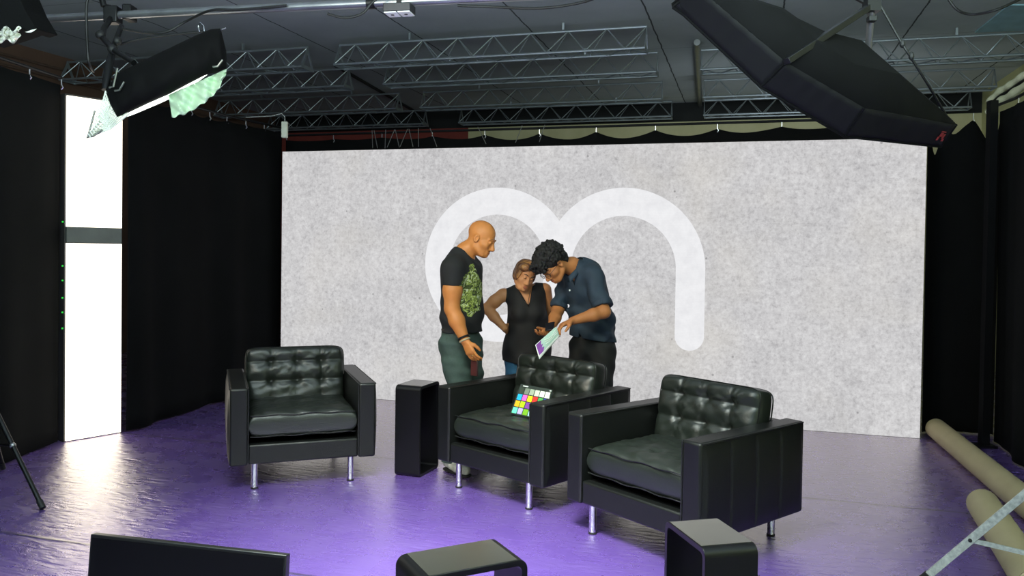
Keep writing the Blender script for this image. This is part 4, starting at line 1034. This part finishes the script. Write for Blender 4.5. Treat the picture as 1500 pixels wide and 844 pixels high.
S.cap(pel + zz * .02, pel - zz * .03, .146, .152, .03, (fw, 1.45))
for i in range(2): S.chain([(hipn, hipf)[i], kn_[i], an_[i] - zz * .02], [.092, .075, .062], .03)
S.wrinkle(.002, [(20, 30, 46, 0, 1), (40, -16, 30, 2, .6)]); S.cut((0, 0, pel[2] + .07), (0, 0, 1)); S.cut((0, 0, .06), (0, 0, -1)); S.mesh('jeans', mat('blue_denim', srgb(52, 104, 138), 0.8, vary=0.22, vscale=14, bump=0.2, bscale=90), wom, base, 1)
for an in an_:
    h_ = A_((an[0], an[1] + .06, 0.0)); t_ = h_ + A_((.02, -.235, 0)); S = Solid(np.minimum(h_, t_) - .08, np.maximum(h_, t_) + A_((.08, .08, .15)), .006); shoe(S, h_, t_, .038); S.mesh('shoe', RUBBER, wom, base, 1)
def hair_mat(name, a, b, c_, sc=(3, 3, 3), rough=0.5):
    k = NT(name); oc = k.obj(); p = k.n('BsdfPrincipled', Roughness=rough); mp = k.n('Mapping'); mp.inputs['Scale'].default_value = sc; k.l(oc, mp.inputs[0])
    n = k.noise(14, 5, mp.outputs[0], 0.65); k.l(k.ramp(n, [(0.32, a), (0.5, b), (0.66, c_)]), p.inputs['Base Color'])
    b_ = k.n('Bump', Strength=0.7, Distance=0.01); k.l(n, b_.inputs['Height']); k.l(b_.outputs[0], p.inputs['Normal']); k.l(p.outputs[0], k.out.inputs[0]); return k.m
S = Solid(hd.c - .2, hd.c + .2, .0042); E_ = lambda c, r, kk=.012, **q: S.ell(hd.p(*c), A_(r) * hd.k, hd.M, kk, **q)
E_((0, -.022, .040), (.084, .102, .088)); E_((0, -.075, -.02), (.066, .045, .075), .03)
for q in (-1, 1): E_((q * .066, .012, .0), (.020, .045, .055), .02); E_((q * .040, .055, .070), (.048, .045, .034), .02)
E_((-.02, .03, .11), (.05, .06, .022), .02); E_((.0, -.11, -.03), (.035, .035, .05), .02)
S.wrinkle(.0007, [(90, 20, 40, 0, 1), (140, 60, -30, 1, .8)])
E_((.006, .088, -.014), (.060, .060, .076), .012, sub=True)
S.mesh('hair', hair_mat('brown_streaked_hair', srgb(64, 36, 22), srgb(116, 72, 40), srgb(178, 128, 70), (1, 3, 1.2)), wom, base, 1)
brows(hd, wom, base, BROW_DK, .003); lips(hd, wom, base, mat('rose_lips', srgb(158, 84, 74), 0.4))
ey = MB()
for q in (-1, 1): ey.ball(Vector(hd.p(q * .030, .0905, -.008) - base), (.010, .004, .0028), 8)
ey.build('eyelashes', BROW_DK, wom)
nl = [W(760, 428, 6.02), W(766, 438, 5.97), W(773, 446, 5.945), W(774.5, 438, 5.955), W(777, 426, 6.01)]
MB().tube([p - Vector(base) for p in bez(nl, 6)], .0022, 6).build('necklace', CABLE, wom)

# ---- man in the dark blue shirt ------------------------------------------------------
base = A_((0.56, 5.90, 0.0))
blu = thing('person', 'curly-haired man in dark blue shirt bending over a phone and leaflet', 'person', base, 0, 'three people looking at a phone')
hd = Head(W(808.5, 386.5, 5.66), (-0.50, -0.42, -0.76), (-0.62, -0.30, 0.72), 1.0)
nk = W(838, 389, 5.76); shl, shr = W(868, 403, 5.68), W(831, 409, 5.94); ell_, wrl = W(885, 457, 5.58), W(839, 470, 5.50); elr, wrr = W(817, 455, 5.86), W(807, 482, 5.66)
chest = W(855, 416, 5.80); waist = W(866, 462, 5.86); pel = W(868, 503, 5.90); fw = nrm((-.62, -.78, 0)); lt = nrm((.78, -.62, 0))
hipn, hipf = pel + lt * .085 - zz * .04, pel - lt * .085 - zz * .04; kn_ = [hipn * .5 + A_((hipn[0], hipn[1], .08)) * .5 + fw * .03, hipf * .5 + A_((hipf[0], hipf[1], .08)) * .5 + fw * .03]; an_ = [A_((hipn[0] + .02, hipn[1] + .05, .08)), A_((hipf[0] - .0, hipf[1] + .05, .08))]
S = Solid((.12, 5.30, -.01), (1.02, 6.20, 1.62), .0052)
hd.build(S, 1.0, 1.04); S.cap(hd.p(0, -.03, -.06), nk, .054, .056, .03); S.cap(nk, chest + zz * .02, .052, .068, .04)
S.chain([chest + zz * .02, waist, pel], [.140, .136, .145], .04, (fw, 1.5)); S.cap(shl, shr, .042, .042, .05)
S.chain([shl, shl * .5 + ell_ * .5, ell_], [.046, .046, .043], .03); S.chain([ell_, ell_ * .65 + wrl * .35, wrl], [.043, .044, .028], .02)
S.chain([shr, elr], [.052, .043], .03); S.chain([elr, elr * .6 + wrr * .4, wrr], [.043, .043, .028], .02)
for i in range(2): S.chain([(hipn, hipf)[i], kn_[i], an_[i]], [.08, .058, .04], .03)
hand(S, wrl, W(821, 477, 5.46) - wrl, A_((-.35, -.35, -.85)), A_((-.55, -.2, .8)), (.55, .62, .66, .7), .02, .98, (0.55, 0.5), .004)
hand(S, wrr, W(798, 489, 5.60) - wrr, A_((-.25, -.35, .9)), A_((-.7, -.7, 0.)), (.55, .5, .5, .55), .02, .98, (0.5, 0.55), .004)
S.mesh('body', SKIN_C, blu, base, 1)
SHIRT = mat('dark_blue_shirt_cotton', srgb(34, 50, 64), 0.8, vary=0.16, vscale=10, bump=0.15, bscale=200)
S = Solid((.15, 5.38, .68), (1.02, 6.22, 1.58), .0055)
S.chain([chest + zz * .03, waist, pel, pel - zz * .04], [.158, .160, .170, .174], .05, (fw, 1.36)); S.cap(shl, shr, .064, .062, .05); S.cap(nk + (chest - nk) * .1, chest + zz * .03, .078, .12, .05)
S.cap(shl * .5 + shr * .5 - fw * .07, waist - fw * .03, .09, .11, .05)
al = ell_ - shl; sel = shl + al * .84; S.sleeve([shl, shl + al * .98], [.070, .066], sel, al, .035); a2 = elr - shr; ser = shr + a2 * .90; S.sleeve([shr, shr + a2], [.064, .058], ser, a2, .03)
S.wrinkle(.0068, [(26, 20, 44, 0, 1), (-34, 22, 26, 1, .9), (50, 40, -20, 2, .5)], lambda P: np.clip((1.5 - P[..., 2]) * 3, 0.3, 1.1))
hz = W(868, 497, 5.85)[2]; S.cut((pel[0], pel[1], hz), (-.12, .0, -1))
nf = pel + fw * .12 + lt * -.02
for i, t in enumerate(np.linspace(0, 1, 8)): S.cap((nf[0], nf[1], hz - .03 + .075 * t), (nf[0] + fw[0] * .12, nf[1] + fw[1] * .12, hz - .03 + .075 * t), .030 * (1 - t) + .002, None, .004, sub=True)
nd = nrm(hd.p(0, -.03, -.06) - nk); S.cap(nk - nd * .04, nk + nd * .12, .066, .08, .006, sub=True); S.cut(nk + nd * .03, nd, nk - .11, nk + .11)
for t in np.linspace(0, 1, 8): 
    c_ = (chest + fw * .13 + zz * .0) * (1 - t) + (nk + fw * .05) * t; S.cap(c_ + fw * .1, c_ - fw * .03, .005 + .035 * t, None, .004, sub=True)
sh_ = S.mesh('shirt', SHIRT, blu, base, 1)
cl = MB()
for q in (-1, 1):
    pts = [nk - nd * .0 - fw * .062 * 1 + zz * .012, nk + lt * q * .062 + zz * .010 - fw * .01, nk + lt * q * .060 + fw * .05 - zz * .03, nk + lt * q * .035 + fw * .095 - zz * .075]
    pts = [p - Vector(base) for p in bez(pts, 5)]; ups = [nd * .028, nd * .026]
    vs = []; 
    for i, p in enumerate(pts):
        t = i / (len(pts) - 1); o_ = Vector(lt * q * .020 - zz * (.030 + .012 * t) + fw * .006); vs += [p + Vector(nd * .012 * (1 - t)), p + o_]
    cl.add(vs, [(2 * i, 2 * i + 1, 2 * i + 3, 2 * i + 2) for i in range(len(pts) - 1)])
cl.build('collar', SHIRT, sh_, solid=0.006)
bt = MB()
for x, y, d in ((834.5, 425.5, 5.60),): bt.ball(Vector(W(x, y, d) - base), .0065, 10)
bt.build('button', PAPER, sh_)
for c_, a_, r_, m_ in ((sel - nrm(al) * .012, al, .064, SHIRT), (ser - nrm(a2) * .012, a2, .057, SHIRT)):
    S = Solid(c_ - .1, c_ + .1, .005); S.cap(c_ - nrm(a_) * .014, c_ + nrm(a_) * .010, r_ + .006, r_ + .004, .0); S.cut(c_ + nrm(a_) * .014, a_); S.cut(c_ - nrm(a_) * .020, -a_); S.mesh('rolled_cuff', m_, sh_, base, 1)
S = Solid((.2, 5.5, .03), (.95, 6.3, 1.0), .0065)
S.cap(pel + zz * .06, pel - zz * .03, .150, .158, .03, (fw, 1.3))
for i in range(2): S.chain([(hipn, hipf)[i], kn_[i], an_[i] - zz * .02], [.104, .084, .074], .025)
S.wrinkle(.003, [(20, 30, 46, 0, 1), (40, -16, 30, 2, .6)]); S.cut((0, 0, .06), (0, 0, -1)); S.cut((0, 0, pel[2] + .09), (0, 0, 1)); S.mesh('trousers', mat('black_trousers', srgb(17, 20, 20), 0.8, vary=0.15, bump=0.1, bscale=120), blu, base, 1)
for an in an_:
    h_ = A_((an[0], an[1], 0)) - fw * .07; t_ = h_ + fw * .27; S = Solid(np.minimum(h_, t_) - .08, np.maximum(h_, t_) + A_((.08, .08, .16)), .006); shoe(S, h_, t_); S.mesh('shoe', RUBBER, blu, base, 1)
# curly hair
S = Solid(hd.c - .2, hd.c + .2, .0036); rn = random.Random(5)
S.ell(hd.p(0, -.018, .045), (.088, .104, .090), hd.M, .01); S.ell(hd.p(0, .07, .075), (.062, .045, .045), hd.M, .02); S.ell(hd.p(0, -.08, -.02), (.062, .045, .06), hd.M, .02)
for i in range(900):
    th, ph_ = rn.uniform(0, 2 * PI), math.acos(rn.uniform(-.25, 1)); x, y, z = math.sin(ph_) * math.cos(th), math.sin(ph_) * math.sin(th), math.cos(ph_)
    if y > .45 and z < .25: continue
    k_ = (rn.uniform(.96, 1.14) if i % 6 else rn.uniform(1.1, 1.24)); S.ell(hd.p(x * .088 * k_, -.018 + y * .108 * k_, .045 + z * .092 * k_), A_((1, 1, 1)) * rn.uniform(.007, .0115), None, .0075)
for i in range(170):
    x = rn.uniform(-.065, .065); S.ell(hd.p(x, .098 + rn.uniform(-.02, .022), .055 + rn.uniform(-.025, .05)), A_((1, 1, 1)) * rn.uniform(.007, .011), None, .0075)
for i in range(150):
    th, ph_ = rn.uniform(0, 2 * PI), rn.uniform(0, PI); S.ell(hd.p(math.sin(ph_) * math.cos(th) * .064, -.075 - abs(math.sin(ph_) * math.sin(th)) * .05, -.018 + math.cos(ph_) * .062), A_((1, 1, 1)) * rn.uniform(.007, .0115), None, .0075)
S.ell(hd.p(0, .105, -.045), (.060, .060, .078), hd.M, .01, sub=True)
S.mesh('hair', hair_mat('black_curly_hair', srgb(6, 6, 6), srgb(12, 11, 10), srgb(22, 19, 17), (2, 2, 2), 0.8), blu, base, 1)
brows(hd, blu, base, BROW_DK, .0045); lips(hd, blu, base, LIPM)
gl = MB()
for q in (-1, 1):
    gl.tube([Vector(hd.p(q * .033 + .023 * math.cos(t), .112 - .010 * abs(math.cos(t)) * (1 if q * math.cos(t) > 0 else 0), -.010 + .017 * math.sin(t)) - base) for t in np.linspace(0, 2 * PI, 24, endpoint=False)], .0018, 6, True)
    gl.tube([Vector(p - base) for p in (hd.p(q * .056, .104, -.004), hd.p(q * .074, .05, -.002), hd.p(q * .082, .0, -.004), hd.p(q * .080, -.02, -.022))], .0018, 6)
gl.tube([Vector(p - base) for p in (hd.p(-.011, .113, -.006), hd.p(0, .116, -.003), hd.p(.011, .113, -.006))], .0018, 6); gl.build('glasses', CABLE, blu)

# phone and leaflet held by him
pc = W(805.5, 478.5, 5.575); ex = nrm(W(813, 477, 5.56) - W(797, 480, 5.58)); ez = nrm(A_((.1, -.55, .83))); ez = nrm(ez - ex * (ez @ ex)); ey_ = np.cross(ez, ex)
po = thing('phone', 'black phone held in the bending man\'s hand above the leaflet', 'phone', pc)
Rm = Matrix(np.stack([ex, ey_, ez], 1).tolist())
MB().box((0, 0, 0), (.064, .086, .011), Rm).build('casing', BLACKMETAL, po, bevel=0.004); MB().box(Rm @ Vector((0, 0, .0056)), (.056, .078, .001), Rm).build('screen', mat('phone_glass', srgb(8, 8, 10), 0.15), po, smooth=False)
q = [W(815, 478, 5.44), W(820, 492.5, 5.41), W(790, 526.5, 5.28), W(784, 505.5, 5.32)]
lf = thing('leaflet', 'pale green and purple printed leaflet in the bending man\'s hand', 'leaflet', q[0]); qv = [Vector(p - q[0]) for p in q]
nn = (qv[1] - qv[0]).cross(qv[3] - qv[0]).normalized(); nn = nn if nn.y < 0 else -nn
def lp(u, v, o=0): return qv[0].lerp(qv[1], v).lerp(qv[3].lerp(qv[2], v), u) + nn * (o + .008 * math.sin(PI * u) * math.sin(PI * v))
MB().grid(lambda u, v: lp(u, v), 16, 8).build('paper', PAPER, lf, solid=0.0012)
MB().grid(lambda u, v: lp(.03 + .76 * u, .02 + .78 * v, .0022), 14, 6).build('printed_field', mat('pale_green_print', srgb(168, 200, 186), 0.6, vary=0.03), lf)
pv = MB(); pv.add([lp(a, b, .004) for a, b in ((.98, .04), (.74, .04), (.80, .30), (.72, .34), (.80, .50), (.70, .58), (.78, .80), (.97, .78))], [tuple(range(8))]); pv.build('purple_print', mat('purple_ink', srgb(122, 60, 150), 0.6), lf, smooth=False)
for k_ in range(3): MB().tube([lp(.08 + .55 * t, .20 + .17 * k_ + .18 * math.sin(PI * t) * (1 - .3 * k_), .004) for t in np.linspace(0, 1, 14)], .0022, 5).build('printed_line', PAPER, lf)
# ------------------------------------------------------------------ colour test chart on the middle chair
cb = [W(747.5, 606, 5.16), W(800, 612, 4.92)]
cht = thing('color_chart', 'black colour test chart of 24 patches leaning in the middle chair', 'colour chart', (0, 0, 0))
CM = Matrix.Translation((-0.135, 4.835, 0)) @ Matrix.Rotation(-0.747, 4, 'Z')
cb0 = PZ(747, 605.5, 0.488); cb1 = PZ(797, 616, 0.488)
_cd = (cb1 - cb0).normalized(); nn = (Vector((_cd.y, -_cd.x, 0)) + Vector((0, 0, 0.42))).normalized()
def on_chart(px, py): return plane_hit(px, py, cb0, nn)
c4 = [on_chart(763, 562.5), on_chart(809.5, 571), cb1, cb0]
cht.location = c4[3]; L0 = cht.location.copy(); cv = [p - L0 for p in c4]
MB().prism([c - nn * 0.006 for c in cv], nn * 0.006).build('board', mat('chart_black', srgb(30, 42, 36), 0.6), cht, smooth=False)
def cp(u, v): return cv[0].lerp(cv[1], u).lerp(cv[3].lerp(cv[2], u), v) + nn * 0.001
cols = [(46, 58, 46), (112, 124, 108), (150, 164, 142), (186, 200, 176), (212, 226, 200), (238, 250, 224), (20, 160, 228), (226, 92, 180), (250, 236, 10), (224, 44, 30), (70, 150, 70), (40, 60, 160),
        (250, 168, 24), (168, 220, 20), (118, 62, 150), (190, 60, 90), (60, 90, 180), (220, 120, 40), (100, 224, 180), (172, 160, 236), (112, 168, 30), (168, 226, 236), (200, 140, 120), (90, 60, 50)]
for i, c_ in enumerate(cols):
    r_, q_ = divmod(i, 6); u0, v0 = .035 + q_ * .158, .10 + r_ * .222
    P_ = [cp(u0 + .008, v0 + .008), cp(u0 + .142, v0 + .008), cp(u0 + .142, v0 + .20), cp(u0 + .008, v0 + .20)]
    MB().prism(P_, nn * 0.0012).build('color_patch', mat('chart_patch_%d' % i, srgb(*c_), 0.55, vary=0.0), cht, smooth=False)
for u, w_ in ((.10, .16), (.93, .05)): MB().prism([cp(u, .035), cp(u + w_, .035), cp(u + w_, .065), cp(u, .065)], nn * 0.0012).build('white_mark', PAPER, cht, smooth=False)

# ------------------------------------------------------------------ light
w = bpy.data.worlds.new('world'); SC.world = w; w.use_nodes = True
w.node_tree.nodes['Background'].inputs[0].default_value = (0.6, 0.7, 0.8, 1); w.node_tree.nodes['Background'].inputs[1].default_value = 0.03
def area(name, loc, target, size, power, col, sy=None, spread=180):
    l = bpy.data.lights.new(name, 'AREA'); l.energy = power; l.color = col; l.size = size; l.spread = math.radians(spread)
    if sy: l.shape = 'RECTANGLE'; l.size_y = sy
    o = bpy.data.objects.new(name, l); COL.objects.link(o); o.location = loc
    o.rotation_euler = (Vector(target) - Vector(loc)).to_track_quat('-Z', 'Y').to_euler(); return o
area('studio_key_lamp', (-0.6, 2.5, 3.65), (-0.3, 3.7, 0), 0.9, 62, (0.93, 1.0, 0.90), None, 56)
area('studio_face_lamp', (-2.2, 1.6, 2.9), (0.1, 5.7, 1.2), 0.8, 14, (1.0, 0.85, 0.62), None, 60)
area('wash_fill_light', (-0.4, 1.4, 3.6), (-0.4, 5.6, 0.2), 3.0, 22, (0.97, 1.0, 0.95), 1.2, 140)  # unseen wide fill, added to lift the rear floor and the stage
area('ceiling_fill_light', (-0.8, 0.2, 2.3), (-0.8, 0.6, 3.79), 6.0, 800, (0.78, 1.0, 0.98), 2.0, 180)  # unseen upward fill, added only to brighten the ceiling and trusses
bl = hall(0.6, T1 - 3.2, 1.9)
area('backstage_fill_light', bl, hall(0.4, T1, 3.3), 1.2, 15, (0.80, 0.93, 1.0), 0.4, 170)  # unseen fill behind the video wall, added to light the back wall
